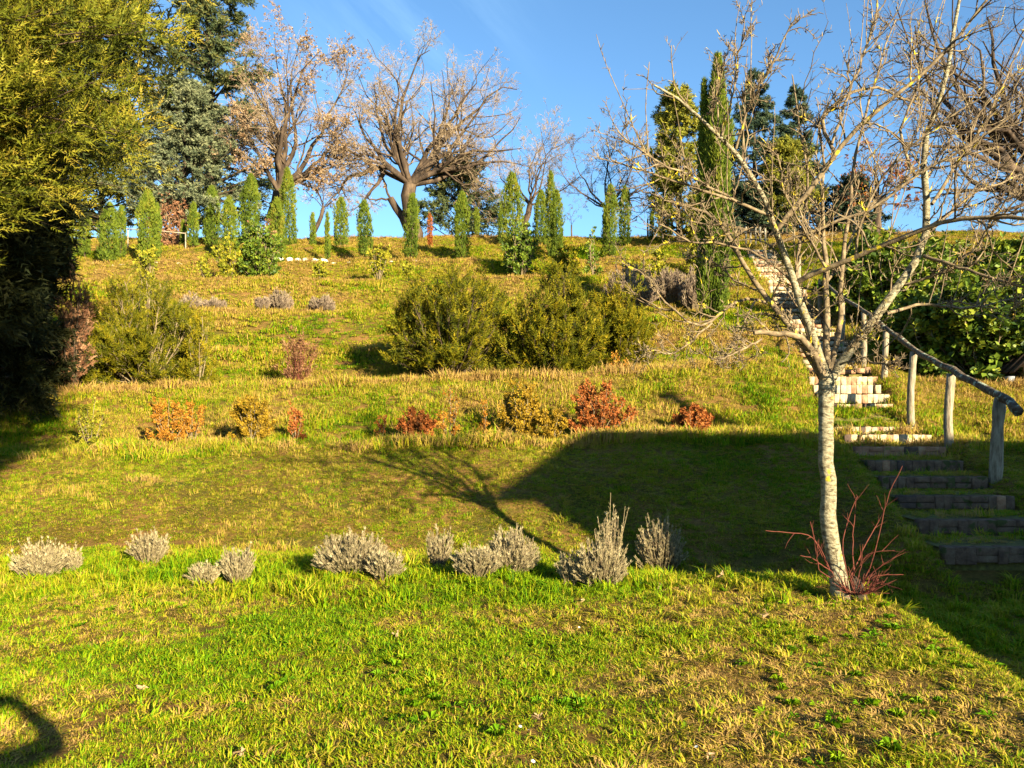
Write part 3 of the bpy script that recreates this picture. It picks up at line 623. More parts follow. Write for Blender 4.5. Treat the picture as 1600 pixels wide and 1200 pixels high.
# shrubs -----------------------------------------------------------------------
def shrub(px, top, Y, w, label, mat, tpl=T_FEATH, n=26, sec=7, per=10, size=.16, name='shrub', cat='shrub', group=None, depth=.8, up=.06, stem='stem', t_rng=(.2, .75), thin=False, shape=.5, stemr=.012, sink=.0, spray_up=.35, cone=0, t0=.2, skirt=.3):
    b = ground_at(px, Y); H = at(px, top, Y)[2]-b[2]; W = w/F_PX*Y/2; b = b-[0, 0, sink]
    root = thing(name, label, cat, b, group)
    a = rng.random(n)*6.283; q = rng.random(n)**.55; 
    ex = np.cos(a)*q*W; ey = np.sin(a)*q*W*depth; ez = H*(1-q**2*.75)**shape*rng.uniform(.72, 1.03, n)
    if cone: ez = H*(1-q*cone)*rng.uniform(.8, 1.03, n)
    low = rng.random(n) < skirt; ez = np.where(low, ez*rng.uniform(.12, .5, n), ez); q = np.where(low, 1, 1)
    E = np.stack([ex, ey, ez], -1); L = np.linalg.norm(E, axis=1); d0 = norm(E*np.array([1.3, 1.3, .6]))
    pos = b+np.stack([ex*.12, ey*.12, 0*ex], -1); nn = 7; t = np.linspace(0, 1, nn)[None, :, None]
    P1 = pos[:, None]*(1-t)+(b+E)[:, None]*t+(d0*L[:, None])[:, None]*(t*(1-t))*.45+rng.normal(size=(n, nn, 3))*.02*L[:, None, None]*t
    R1 = np.linspace(1, .3, nn)[None]*(stemr*L+.003)[:, None]
    p, d, Rl, tt, i = sprout(P1, R1, sec, .12, 1, (.4, .95)); P2, R2 = grow(p, norm(d+[0, 0, .2]), L[i]*.28*rng.uniform(.5, 1.2, len(p))*(1.2-.5*tt), Rl*.5, 4, .15, up)
    V, Fc, T = foliage_from([(P2, R2)] if thin else [(P1, R1), (P2, R2)], tpl, max(3, int(per*.72)), size*1.13, size*.15, (.2, .9), t0, spray_up, t_rng)
    put(root, b, 'foliage', V, Fc, T, mat)
    V, Fc, T = tubes([(P1, R1), (P2[:, ::3], R2[:, ::3])], 3); put(root, b, 'stem', V, Fc, T, stem); return root
YG = 'spreading yews on the middle terrace'
shrub(225, 395, 18.6, 215, 'large spreading yew with pale bare stems fanning from its base', 'yew', n=90, sec=12, per=14, size=.15, name='yew_shrub', group=YG, cone=.75, stemr=.012, t0=.3, skirt=.15, t_rng=(.08, .6))
shrub(130, 490, 18.2, 110, 'low dark yew growing into the large spreading one', 'yew', n=40, sec=8, per=12, size=.16, name='yew_shrub', group=YG, t_rng=(.05, .5))
shrub(312, 460, 18.0, 70, 'slanting outer yew branches right of the large spreading yew', 'yew', n=16, sec=8, per=10, size=.15, name='yew_shrub', group=YG, cone=.6)
shrub(705, 430, 18.6, 195, 'broad dense yew, leftmost of the dark trio in mid slope', 'yew', n=80, sec=12, per=14, size=.17, stem='darkbark', name='yew_shrub', group=YG, t_rng=(.02, .66))
shrub(866, 380, 18.7, 185, 'tallest yew of the dark trio with a golden pointed top', 'yew', n=80, sec=12, per=14, size=.17, stem='darkbark', name='yew_shrub', group=YG, cone=.8, t_rng=(.08, .66))
shrub(966, 440, 18.9, 125, 'golden tipped yew, rightmost of the dark trio', 'yew', n=60, sec=13, per=17, size=.15, stem='darkbark', name='yew_shrub', group=YG, cone=.55, t_rng=(.15, .75))
shrub(966, 545, 18.2, 36, 'small orange shoot at the foot of the golden tipped yew', 'orange', T_SMALL, n=10, sec=4, per=6, size=.08)
shrub(465, 520, 18.4, 62, 'thin reddish twiggy bush standing alone below the lavender', 'brownleaf', T_NEED2, n=34, sec=6, per=3, size=.10, stem='redtwig', cone=.3, name='twiggy_shrub', stemr=.006)
shrub(112, 400, 16.9, 50, 'brown feathery shrub at the edge of the deep shade', 'brownleaf', T_FROND2, n=16, sec=9, per=9, size=.13, cone=.4, stem='darkbark', name='brown_conifer')
shrub(150, 440, 18.9, 80, 'orange brown feathery shrub behind the spreading yew', 'amber', T_FROND2, n=20, sec=8, per=7, size=.13, cone=.4)
BG = 'discoloured box bushes along the lower terrace'
for r in [
 (140, 622, 13.5, 52, 'sparse yellow green box bush near the shadow of the big conifer', 'leafy', 14, 5, 5),
 (262, 622, 13.6, 66, 'loose orange box bush, wider than the others around it', 'orange', 18, 6, 7),
 (300, 628, 13.9, 50, 'thin orange box growth beside the loose wide one', 'orange', 10, 5, 5),
 (393, 624, 13.5, 66, 'dense egg shaped amber brown box bush', 'amber', 44, 7, 9),
 (462, 632, 13.6, 27, 'small gappy red box bush right of the egg shaped one', 'rust', 10, 4, 6),
 (596, 630, 13.6, 14, 'spindly reddish box seedling left of the round rusty bush', 'rust', 5, 4, 4),
 (652, 642, 13.4, 60, 'dense round rusty red box bush', 'rust', 44, 7, 9),
 (703, 606, 13.6, 34, 'tall sparse peach box bush on a pale split stem', 'orange', 8, 6, 4),
 (755, 626, 13.6, 16, 'narrow orange box seedling beside a dark hollow', 'orange', 6, 4, 4),
 (812, 598, 13.7, 76, 'large olive gold box bush with bare patches', 'amber', 40, 7, 9),
 (862, 640, 13.5, 52, 'low golden box bush touching the large olive gold one', 'amber', 22, 6, 7),
 (935, 598, 13.8, 108, 'broad orange box bush with its foot in the house shadow', 'rust', 44, 8, 8),
 (1080, 636, 13.9, 62, 'brown red box bush crossed by the chimney shadow', 'rust', 30, 7, 8)]:
    shrub(r[0], r[1], r[2], r[3], r[4], r[5], T_SMALL, n=r[6], sec=r[7], per=int(r[8]*2.1), size=.058, name='box_bush', group=BG, spray_up=.2)
MG = 'young evergreen bushes on the upper banks'
for r in [
 (403, 352, 32.0, 76, 'glossy dark green bush under the stout cypress', 'laurel', 44, 8, 8, .18),
 (356, 372, 31.8, 42, 'yellow green bush against the left side of the glossy one', 'leafy', 20, 6, 7, .17),
 (321, 393, 31.6, 22, 'small yellow green bush left of the glossy pair', 'leafy', 10, 4, 6, .15),
 (500, 410, 31.7, 24, 'small round leafy bush below the white stones', 'leafy', 12, 5, 6, .15),
 (591, 382, 31.8, 36, 'open leafy bush against the cypress left of the great oak', 'leafy', 16, 5, 6, .16),
 (635, 408, 31.6, 22, 'low bright bush at the foot of the cypress before the oak trunk', 'leafy', 10, 5, 6, .15),
 (812, 352, 32.5, 58, 'tall green laurel bush in front of the largest terrace cypress', 'laurel', 36, 7, 8, .18),
 (885, 388, 31.5, 40, 'dark shaded bush behind the golden pointed yew', 'yew', 20, 6, 7, .17),
 (927, 362, 32.0, 34, 'dark upright open bush before the sturdy cypress', 'laurel', 10, 6, 5, .16),
 (978, 405, 32.0, 24, 'small bush right of the dark upright one', 'leafy', 10, 5, 6, .15),
 (1026, 385, 33.5, 36, 'yellow green bush beside the grey heather mound', 'leafy', 14, 6, 6, .16),
 (1082, 380, 34.0, 24, 'bright leafy sprig just left of the very tall cypress', 'leafy', 12, 6, 6, .16),
 (230, 388, 27.0, 46, 'yellow leafed bush poking above the large spreading yew', 'leafy', 18, 6, 7, .16)]:
    shrub(r[0], r[1], r[2], r[3], r[4], r[5], T_LEAF, n=r[6], sec=r[7], per=r[8], size=r[9], name='leafy_bush', group=MG)
shrub(405, 340, 34.5, 60, 'leafless reddish shrub crowning the glossy dark bush', 'brownleaf', T_LEAF, n=24, sec=6, per=4, size=.14, name='red_shrub')
shrub(262, 305, 43.0, 60, 'russet leaved shrub glowing under the pale cedar', 'brownleaf', T_LEAF, n=30, sec=7, per=7, size=.2, name='russet_shrub')
LG = 'laurels on the bank right of the steps'
for r in [
 (1390, 362, 24.0, 190, 'sunlit laurel above the far end of the log handrail', 'laurel', 60, 8, 10, .2),
 (1545, 432, 18.4, 200, 'large glossy laurel behind the nearest handrail posts', 'laurel', 70, 8, 11, .19),
 (1470, 385, 27.0, 150, 'laurel in the middle distance between the two glossier ones', 'laurel', 50, 8, 9, .2),
 (1590, 378, 26.0, 150, 'laurel highest up the bank at the picture edge', 'laurel', 50, 8, 9, .22),
 (1440, 470, 19.6, 130, 'dark laurel directly behind the third handrail post', 'laurel', 50, 8, 10, .18),
 (1340, 400, 27.0, 90, 'small laurel beside the grey post on the upper steps', 'laurel', 30, 7, 8, .2)]:
    shrub(r[0], r[1], r[2], r[3], r[4], r[5], T_LAUREL, n=r[6], sec=r[7], per=r[8], size=r[9], name='laurel_bush', group=LG, cat='laurel', t_rng=(.05, .9), shape=.4)
# lavender and heather
def lavender(px, top, Y, w, label, n=230, group='lavender clumps along the lawn edge', mat='lavender', name='lavender_clump', h=None, size=.034, cat='lavender', per=9, lean=.5):
    b = ground_at(px, Y); H = max(.15, at(px, top, Y)[2]-b[2])*1.08; W = w/F_PX*Y/2; root = thing(name, label, cat, b, group)
    a = rng.random(n)*6.283; q = rng.random(n)**.5; E = np.stack([np.cos(a)*q*W, np.sin(a)*q*W*.8, H*np.sqrt(1-q**2*(.75 if W > .25 else .2))*rng.uniform(.5, 1.05, n)*(.75+.5*vnoise(np.cos(a)*q*2, np.sin(a)*q*2, .5, px % 9))], -1)
    pos = b+E*np.array([.25, .25, 0])-[0, 0, .02]; t = np.linspace(0, 1, 5)[None, :, None]
    P = pos[:, None]*(1-t)+(b+E)[:, None]*t+rng.normal(size=(n, 5, 3))*.012*t; R = np.full((n, 5), .0028*max(1, Y/9))
    p, d, Rl, tt, i = sprout(P, R, per, .45, 1, (.1, .5)); 
    V, Fc, T = scatter(*T_UP, p, norm(d+[0, 0, .3]), size*rng.uniform(.7, 1.4, len(p)), np.clip(.05+.5*rng.random(len(p))+.5*(tt-.45)*rng.random(len(p))*2, 0, 1))
    put(root, b, 'foliage', V, Fc, T, mat); V, Fc, T = tubes([(P[:, ::2], R[:, ::2])], 3); put(root, b, 'stem', V, Fc, T, 'stem'); return root
for r in [
 (62, 850, 7.6, 84, 'pale feathery lavender at the far left of the lawn edge', 260),
 (112, 862, 7.9, 34, 'small lavender tuft touching the pale feathery clump', 90),
 (232, 838, 8.3, 62, 'small rounded lavender set back against the bank', 220),
 (318, 886, 7.2, 48, 'low flattened lavender left of a taller rounded one', 150),
 (370, 866, 7.4, 56, 'rounded pale lavender tuft beside the flattened one', 220),
 (548, 838, 7.5, 118, 'largest dense lavender with a dark shadow on its left', 700),
 (602, 868, 7.2, 58, 'thin lavender fringe joined to the largest clump', 180),
 (686, 834, 7.9, 44, 'airy upright lavender behind the gap in the row', 110),
 (745, 862, 7.2, 86, 'ragged lavender with bare woody stems facing the lawn', 380),
 (798, 832, 7.5, 92, 'tall rounded lavender under the tree shadow', 480),
 (892, 870, 7.1, 44, 'sparse low lavender between two taller ones', 110),
 (938, 842, 7.0, 92, 'pale green lavender in front of the tall leggy one', 420),
 (956, 800, 7.35, 50, 'tall leggy lavender lit against the dark bank', 60),
 (1032, 812, 8.4, 84, 'lavender standing inside the house shadow', 330)]:
    lavender(r[0], r[1], r[2]-(.55 if r[0] < 950 else .0), r[3], r[4], n=r[5])
for r in [(300, 463, 26.6, 40, 'faded lavender closest to the large spreading yew'), (335, 468, 26.4, 40, 'faded lavender beside the one nearest the yew'), (437, 459, 26.8, 44, 'tallest faded lavender mound of the upper row'), (410, 470, 26.2, 22, 'small faded tuft joined to the tallest upper mound'), (503, 464, 26.6, 42, 'faded lavender mound at the right end of the upper row')]:
    lavender(*r, n=170, group='faded lavender mounds on the upper terrace', size=.11, mat='heather')
for r in [(985, 425, 27.5, 85, 'grey purple heather mound behind the golden tipped yew'), (1045, 425, 28.5, 60, 'shaded heather mound left of the very tall cypress'), (1082, 430, 27.5, 40, 'straw coloured heather against the very tall cypress')]:
    lavender(*r, n=330, group='heather mounds near the tall cypress', size=.16, mat='heather', name='heather_mound', cat='heather')

# ------------------------------------------------------------------ near conifer at the left
def near_conifer():
    b = np.array([-4.62, 5.3, float(zt(np.array([-4.62]), np.array([5.3]))[0])]); root = thing('thuja_tree', 'huge near conifer with sunlit flat sprays overhanging the lawn', 'conifer', b)
    tr = np.linspace(b-[0, 0, .3], b+[.1, 0, 8.8], 14)[None]; trR = np.linspace(.30, .04, 14)[None]
    nb = 320; z = 2.98+5.8*rng.random(nb)**1.4; a = rng.uniform(-2.4, .9, nb)
    Lr = np.interp(z, [2.98, 3.1, 3.3, 3.7, 4.1, 5.16, 6.8, 9.1], [.75, .95, 1.2, 1.6, 1.95, 2.25, 2.1, .6])
    pos = b*[1, 1, 0]+np.stack([0*z, 0*z, z-.18*Lr], -1); d = np.stack([np.cos(a), np.sin(a), np.full(nb, .35)], -1)
    P1, R1 = grow(pos, d, Lr*rng.uniform(.82, 1.04, nb), .016, 9, .07, -.012, .15)
    p, dd, Rl, t, i = sprout(P1, R1, 11, .4, 1, (.35, 1.0)); P2, R2 = grow(p, norm(dd+[0, -.25, .1]), .37*rng.uniform(.5, 1.3, len(p)), Rl*.5, 5, .16, .06)
    V, Fc, T = foliage_from([(P2, R2)], tpl_feather(4, .04, .3), 12, .115, .035, (.2, .9), .05, .4, (.2, .8))
    cl = V.reshape(-1, 3); T = np.clip(T+.7*(vnoise(cl[:, 0]*.7+cl[:, 1], cl[:, 2], .22, 91)-.5), 0, 1)
    V2, Fc2, T2 = foliage_from([(P1, R1)], tpl_feather(3, .06, .4, 3), 20, .17, .08, (.3, 1.2), .2, .1, (.0, .35))  # inner sprays tinted dark to paint the shadow between clumps
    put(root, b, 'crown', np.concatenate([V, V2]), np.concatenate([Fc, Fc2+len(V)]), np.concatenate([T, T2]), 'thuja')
    V, Fc, T = tubes([(tr, trR), (P1, R1)], 5); put(root, b, 'trunk', V, Fc, T, 'darkbark')
    V, Fc, T = tubes([(P2[:, ::2], R2[:, ::2])], 3); put(root, b, 'twigs', V, Fc, T, 'darkbark')
near_conifer()
def shade_conifer():  # added dark mass, stands in for the near crown's shaded underside
    b = np.array([-8.6, 11.5, float(zt(np.array([-8.6]), np.array([11.5]))[0])]); root = thing('thuja_tree', 'dark conifer added to stand in for the shaded underside of the sunlit overhanging one', 'conifer', b)
    nb = 260; z = 3.0+8*rng.random(nb); a = rng.uniform(-2.6, 1.2, nb); Lr = np.interp(z, [3.0, 4, 5, 6, 7, 9, 11], [.75, 1.15, 1.85, 2.6, 3.0, 3.1, 2.3])
    pos = b*[1, 1, 0]+np.stack([0*z, 0*z, z-.2*Lr], -1); P1, R1 = grow(pos, np.stack([np.cos(a), np.sin(a), np.full(nb, .3)], -1), Lr*rng.uniform(.8, 1.05, nb), .03, 8, .07, -.01, .2)
    p, dd, Rl, t, i = sprout(P1, R1, 9, .3, 1, (.4, 1.0)); P2, R2 = grow(p, dd, .5*rng.uniform(.5, 1.2, len(p)), Rl*.5, 4, .15, .02)
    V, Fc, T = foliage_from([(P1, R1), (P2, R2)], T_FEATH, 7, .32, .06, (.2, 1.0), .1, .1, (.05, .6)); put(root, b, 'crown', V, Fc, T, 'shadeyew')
    V, Fc, T = tubes([(np.linspace(b-[0, 0, .2], b+[0, 0, 11], 8)[None], np.linspace(.34, .06, 8)[None]), (P1, R1)], 6); put(root, b, 'trunk', V, Fc, T, 'darkbark')
shade_conifer()

# ------------------------------------------------------------------ the pale bare tree in front
def hero():
    Y0 = 6.0; b = at(1312, 925, Y0); b[2] = float(zt(np.array([b[0]]), np.array([Y0]))[0])
    root = thing('fruit_tree', 'bare young fruit tree with pale ringed bark and tangled branches on the lawn edge', 'tree', b)
    def path(pts, dy, w0, w1):
        pts = np.array(pts, float); t = np.concatenate([[0], np.cumsum(np.linalg.norm(np.diff(pts, axis=0), axis=1))]); t /= t[-1]
        n = 14; s = np.linspace(0, 1, n); x = np.interp(s, t, pts[:, 0]); y = np.interp(s, t, pts[:, 1])
        y2 = x.copy(); x[1:-1] = (x[:-2]+2*x[1:-1]+x[2:])/4; y[1:-1] = (y[:-2]+2*y[1:-1]+y[2:])/4
        Yd = Y0+np.interp(s, [0, 1], dy); P = np.array([at(a, c, e) for a, c, e in zip(x, y, Yd)]); P[1:-1] += rng.normal(size=(n-2, 3))*(.006 if w0 > 4.5 else .002)
        return P, np.linspace(w0, w1, n)*(.5 if w0 > 24.1 else .34)*Y0/F_PX
    trunk = [((1314, 935), 0), ((1300, 880), 0)]
    tp, trr = path([(1316, 940), (1302, 870), (1294, 790), (1291, 700), (1290, 640), (1292, 585)], (0, 0), 24.5, 21.5); trr[:3] *= [1.6, 1.15, 1.05]; trr[-2:] *= 1.1
    main = [
     ([(1290, 600), (1270, 548), (1252, 525), (1215, 520), (1178, 520)], (0, -.25), 20, 10),
     ([(1292, 592), (1268, 520), (1240, 442), (1225, 397), (1206, 337), (1180, 277), (1150, 240), (1109, 199), (1067, 154), (1022, 133)], (0, -.5), 21, 4),
     ([(1290, 600), (1250, 525), (1207, 477), (1187, 455), (1150, 395), (1132, 352), (1110, 330), (1060, 322), (1012, 300)], (0, .5), 20, 3.5),
     ([(1293, 590), (1292, 500), (1290, 440), (1288, 380), (1284, 320), (1290, 260), (1280, 200)], (0, .25), 19, 4),
     ([(1300, 590), (1330, 540), (1367, 497), (1400, 447), (1443, 400), (1458, 360), (1456, 319), (1431, 270), (1439, 225), (1469, 161), (1484, 97), (1500, 20), (1505, -60)], (0, -.3), 24, 5),
     ([(1240, 444), (1290, 417), (1337, 401), (1390, 378), (1450, 352), (1517, 339), (1600, 338), (1680, 350)], (-.1, -1.4), 13, 6),
     ([(1206, 368), (1250, 312), (1292, 262), (1337, 197), (1412, 139), (1480, 80), (1545, 2), (1580, -50)], (-.1, -.8), 13, 4),
     ([(1200, 385), (1360, 328), (1437, 270), (1520, 225), (1600, 168), (1660, 130)], (.2, -.6), 8, 4),
     ([(1295, 585), (1312, 520), (1318, 460), (1310, 400), (1330, 340), (1328, 270), (1350, 190), (1372, 110), (1400, 30)], (0, .6), 14, 3),
     ([(1285, 590), (1262, 520), (1245, 470), (1240, 400), (1262, 330), (1262, 250), (1240, 150), (1238, 118)], (.05, .4), 12, 3)]
    sec = [
     ([(1206, 337), (1150, 315), (1100, 300), (1040, 275), (1000, 268), (955, 250)], (-.3, -.8), 8, 3),
     ([(1150, 315), (1110, 292), (1060, 265), (1010, 243), (965, 205)], (-.5, -.9), 6, 2.5),
     ([(1180, 360), (1130, 352), (1080, 348), (1040, 335), (1018, 318)], (.2, .5), 6, 2.5),
     ([(1128, 212), (1137, 190), (1150, 112), (1163, 28)], (-.4, -.5), 5, 2),
     ([(1120, 208), (1112, 190), (1122, 130), (1130, 100)], (-.4, -.3), 4, 2),
     ([(1150, 232), (1165, 175), (1180, 142), (1205, 105), (1222, 60), (1250, 25)], (-.45, -.9), 6, 2.5),
     ([(1207, 477), (1170, 462), (1140, 475), (1112, 505), (1090, 515), (1050, 480), (1020, 455), (1002, 430), (1006, 395)], (.4, -.3), 8, 3),
     ([(1190, 530), (1160, 546), (1140, 556), (1112, 563)], (-.2, -.6), 5, 3),
     ([(1112, 505), (1080, 535), (1053, 555), (1010, 545)], (.1, -.2), 5, 2),
     ([(1180, 470), (1165, 500), (1150, 545), (1125, 560)], (.2, .2), 5, 2),
     ([(1304, 240), (1277, 187), (1319, 154), (1356, 131), (1401, 150), (1440, 165)], (0, .5), 9, 5),
     ([(1300, 225), (1320, 165), (1349, 86), (1370, 30), (1372, -30)], (0, .2), 7, 4),
     ([(1431, 275), (1412, 240), (1407, 205), (1425, 160), (1440, 110), (1430, 40)], (-.2, 0), 7, 3),
     ([(1443, 400), (1500, 418), (1560, 440), (1620, 452)], (-.2, -.9), 8, 4),
     ([(1385, 490), (1440, 475), (1520, 482), (1600, 462)], (-.1, .8), 8, 3),
     ([(1312, 570), (1345, 556), (1375, 570), (1402, 572)], (-.1, -.5), 5, 3),
     ([(1315, 560), (1345, 520), (1380, 500), (1392, 495)], (0, -.4), 5, 3),
     ([(1456, 319), (1500, 250), (1540, 190), (1575, 110), (1600, 60)], (-.3, .3), 8, 3),
     ([(1456, 360), (1520, 300), (1580, 280), (1640, 250)], (-.3, .5), 7, 3),
     ([(1400, 447), (1430, 440), (1480, 425), (1530, 380), (1580, 300)], (0, -.7), 7, 3),
     ([(1337, 401), (1345, 340), (1375, 280), (1420, 230), (1470, 190), (1540, 150)], (-.4, -.9), 6, 3),
     ([(1292, 440), (1325, 400), (1340, 340), (1400, 290), (1470, 250), (1560, 230)], (.2, .9), 7, 3),
     ([(1290, 417), (1262, 370), (1225, 300), (1215, 240)], (-.3, -.6), 6, 2.5),
     ([(1240, 444), (1195, 400), (1130, 378), (1080, 380), (1030, 350)], (-.1, -.6), 6, 3),
     ([(1187, 455), (1150, 440), (1130, 420), (1100, 400), (1070, 405)], (.4, .8), 6, 2.5)]
    P1, R1 = [], []
    for m in main: p, r = path(*m); P1.append(p); R1.append(r)
    Ps, Rs = [], []
    for m in sec: p, r = path(*m); Ps.append(p); Rs.append(r)
    P1, R1, Ps, Rs = map(np.array, (P1, R1, Ps, Rs))
    V, Fc, T = tubes([(tp[None], trr[None])], 20)
    nn = V.reshape(14, 20, 3); ctr = tp[:, None]; nn = ctr+(nn-ctr)*(1+rng.normal(size=(14, 20, 1))*.03); put(root, b, 'trunk', nn.reshape(-1, 3), Fc, T, 'palebark').data.polygons.foreach_set('use_smooth', np.ones(len(Fc), bool))
    for P, R in list(zip(P1, R1))+list(zip(Ps, Rs)):
        V, Fc, T = tubes([(P[None], R[None])], 8); o = put(root, b, 'branch', V, Fc, T, 'palebark' if R[0] > .036 else 'sapbranch'); o.data.polygons.foreach_set('use_smooth', np.ones(len(Fc), bool))
    allP = np.concatenate([P1, Ps]); allR = np.concatenate([R1, Rs]); L = lens(allP)
    p, d, Rl, t, i = sprout(allP, allR, 15, .15, 1, (.5, 1.25)); L2 = np.clip(L[i]*.28, .15, .6)*rng.uniform(.4, 1.3, len(p))
    k = p[:, 2] > 1.7; p, d, Rl, L2 = p[k], d[k], Rl[k], L2[k]
    Pa, Ra = grow(p, norm(d+[0, 0, .12]), L2, np.minimum(Rl*.5, .0065)+.002, 7, .24, .05, .5)
    p, d, Rl, t, i = sprout(Pa, Ra, 5, .15, 1, (.5, 1.1)); Pb, Rb = grow(p, norm(d+[0, 0, .2]), L2[i]*.35*rng.uniform(.3, 1.2, len(p)), Rl*.6, 5, .16, .05, .6)
    # water shoots: long thin uprights
    ks = rng.integers(0, len(allP), 34); ps, ds, Rl, t, i = sprout(allP[ks], allR[ks], 1, .25, .8, (.3, .8)); kk = ps[:, 2] > 2.1; ps, ds = ps[kk], ds[kk]
    Pw, Rw = grow(ps, norm(ds*.4+[0, 0, 1]), rng.uniform(.5, 1.3, len(ps)), .0055, 9, .05, .06, .45)
    V, Fc, T = tubes([(Pa, Ra), (Pb, Rb), (Pw, Rw)], 3); put(root, b, 'twigs', V, Fc, T, 'sapbranch')
    # short fruiting spurs and buds
    sp, sd = [], []
    for P, R, c in ((allP, allR, 26), (Pa, Ra, 6), (Pw, Rw, 9), (Pb, Rb, 2)):
        p, d, Rl, t, i = sprout(P, R, c, .15, 1, (.7, 1.3)); sp.append(p); sd.append(d)
    sp = np.concatenate(sp); sd = norm(np.concatenate(sd)+[0, 0, .25]); k = sp[:, 2] > 1.9; sp, sd = sp[k], sd[k]
    Pq, Rq = grow(sp, sd, rng.uniform(.015, .055, len(sp)), rng.uniform(.0025, .005, len(sp)), 3, .2, .1, .45)
    V, Fc, T = tubes([(Pq, Rq)], 3); put(root, b, 'spurs', V, Fc, T, 'sapbranch')
    # red suckers round the foot
    sk_ = [([(1345, 915), (1362, 880), (1375, 830), (1385, 780), (1410, 728)], (0, -.2)), ([(1335, 910), (1332, 860), (1336, 800), (1338, 772)], (0, .1)), ([(1330, 900), (1352, 850), (1368, 825), (1390, 780)], (0, .3)),
           ([(1300, 900), (1285, 860), (1268, 835), (1196, 829)], (0, -.3)), ([(1295, 890), (1272, 842), (1266, 815)], (0, -.2)), ([(1345, 910), (1375, 885), (1400, 868), (1414, 858)], (0, -.3)),
           ([(1340, 912), (1360, 905), (1410, 922)], (0, -.4)), ([(1325, 905), (1315, 850), (1325, 810), (1340, 775)], (0, .2)), ([(1340, 905), (1350, 870), (1365, 862), (1398, 860)], (0, -.2)),
           ([(1310, 900), (1280, 880), (1270, 872), (1250, 868)], (0, -.3)), ([(1325, 912), (1345, 880), (1348, 850)], (0, -.4)), ([(1350, 918), (1365, 900), (1382, 898), (1412, 898)], (0, -.1)), ([(1300, 905), (1278, 890), (1276, 860), (1278, 845)], (0, -.4))]
    Pr, Rr = zip(*[path(p, dy, 3.4, 1.6) for p, dy in sk_])
    Pr, Rr = np.array(Pr), np.array(Rr)
    p, d, Rl, t, i = sprout(Pr, Rr, 3, .3, .95, (.4, .9)); Pt, Rt = grow(p, norm(d+[0, 0, .2]), rng.uniform(.05, .18, len(p)), .003, 4, .12, .05)
    n = 90; a = rng.random(n)*6.283; pb = at(1338, 925, 5.95)+np.stack([np.cos(a)*.09, np.sin(a)*.08, 0*a], -1); Pc, Rc = grow(pb, np.stack([np.cos(a)*.8, np.sin(a)*.8, rng.uniform(.3, 1.6, n)], -1), rng.uniform(.08, .26, n), .004, 5, .25, 0, .5)
    V, Fc, T = tubes([(Pr, Rr), (Pt, Rt), (Pc, Rc)], 4); o = put(root, b, 'suckers', V, Fc, T, 'redtwig'); o['label'] = 'thin red shoots round the foot of the trunk'
    # stump like root flare
    V, Fc, T = tubes([(np.linspace(at(1340, 945, 5.95), at(1334, 900, 5.97), 5)[None], np.array([[.10, .08, .06, .04, .015]]))], 12); V += rng.normal(size=V.shape)*.008; o = put(root, b, 'root_flare', V, Fc, T, 'oakbark')
hero()

# ------------------------------------------------------------------ grass and ground plants
tuft_col = bpy.data.collections.new('tuft_sources')
def tuft(name, n, h, rad, w, bend, tint, tj=.15, seg=2, flat=False):
    r = np.random.default_rng(len(name)*7+n); V, Fc, T = [], [], []
    for i in range(n):
        a = r.random()*6.283; q = math.sqrt(r.random())*rad; p = np.array([math.cos(a)*q, math.sin(a)*q, -.01]); hh = h*r.uniform(.5, 1.25); b_ = r.uniform(.3, 1.3)*bend
        da = r.random()*6.283 if r.random() < .6 else a; dirn = np.array([math.cos(da), math.sin(da), 0]); s = np.array([-dirn[1], dirn[0], 0])*w*r.uniform(.7, 1.3); tn = tint+r.normal()*tj; k = len(V)
        m1 = p+dirn*b_*hh*.2+np.array([0, 0, hh*.5]); tip = p+dirn*b_*hh+np.array([0, 0, hh*(1-.35*b_)])
        V += [p-s*.7, p+s*.7, m1+s, m1-s, tip]; Fc += [[k, k+1, k+2], [k, k+2, k+3], [k+3, k+2, k+4]]; T += [tn+.05]*2+[tn]*2+[tn+.07]
    me = mesh(name, np.array(V), np.array(Fc), M['grass'], np.array(T)); o = bpy.data.objects.new(name, me); tuft_col.objects.link(o)
def rosette(name, n, h, rad, w, tint):
    r = np.random.default_rng(n); V, Fc, T = [], [], []
    for i in range(n):
        a = r.random()*6.283; L = rad*r.uniform(.5, 1.1); q = np.array([math.cos(a), math.sin(a), 0]); s = np.array([-q[1], q[0], 0])*w*r.uniform(.7, 1.2); o_ = q*rad*.3*r.random(); k = len(V); z = h*r.uniform(.3, 1)
        V += [o_, o_+q*L*.5+s+[0, 0, z], o_+q*L+[0, 0, z*.6], o_+q*L*.5-s+[0, 0, z*.9]]; Fc += [[k, k+1, k+2], [k, k+2, k+3]]; T += [tint+r.normal()*.05]*4
    me = mesh(name, np.array(V), np.array(Fc), M['grass'], np.array(T)); o = bpy.data.objects.new(name, me); tuft_col.objects.link(o)
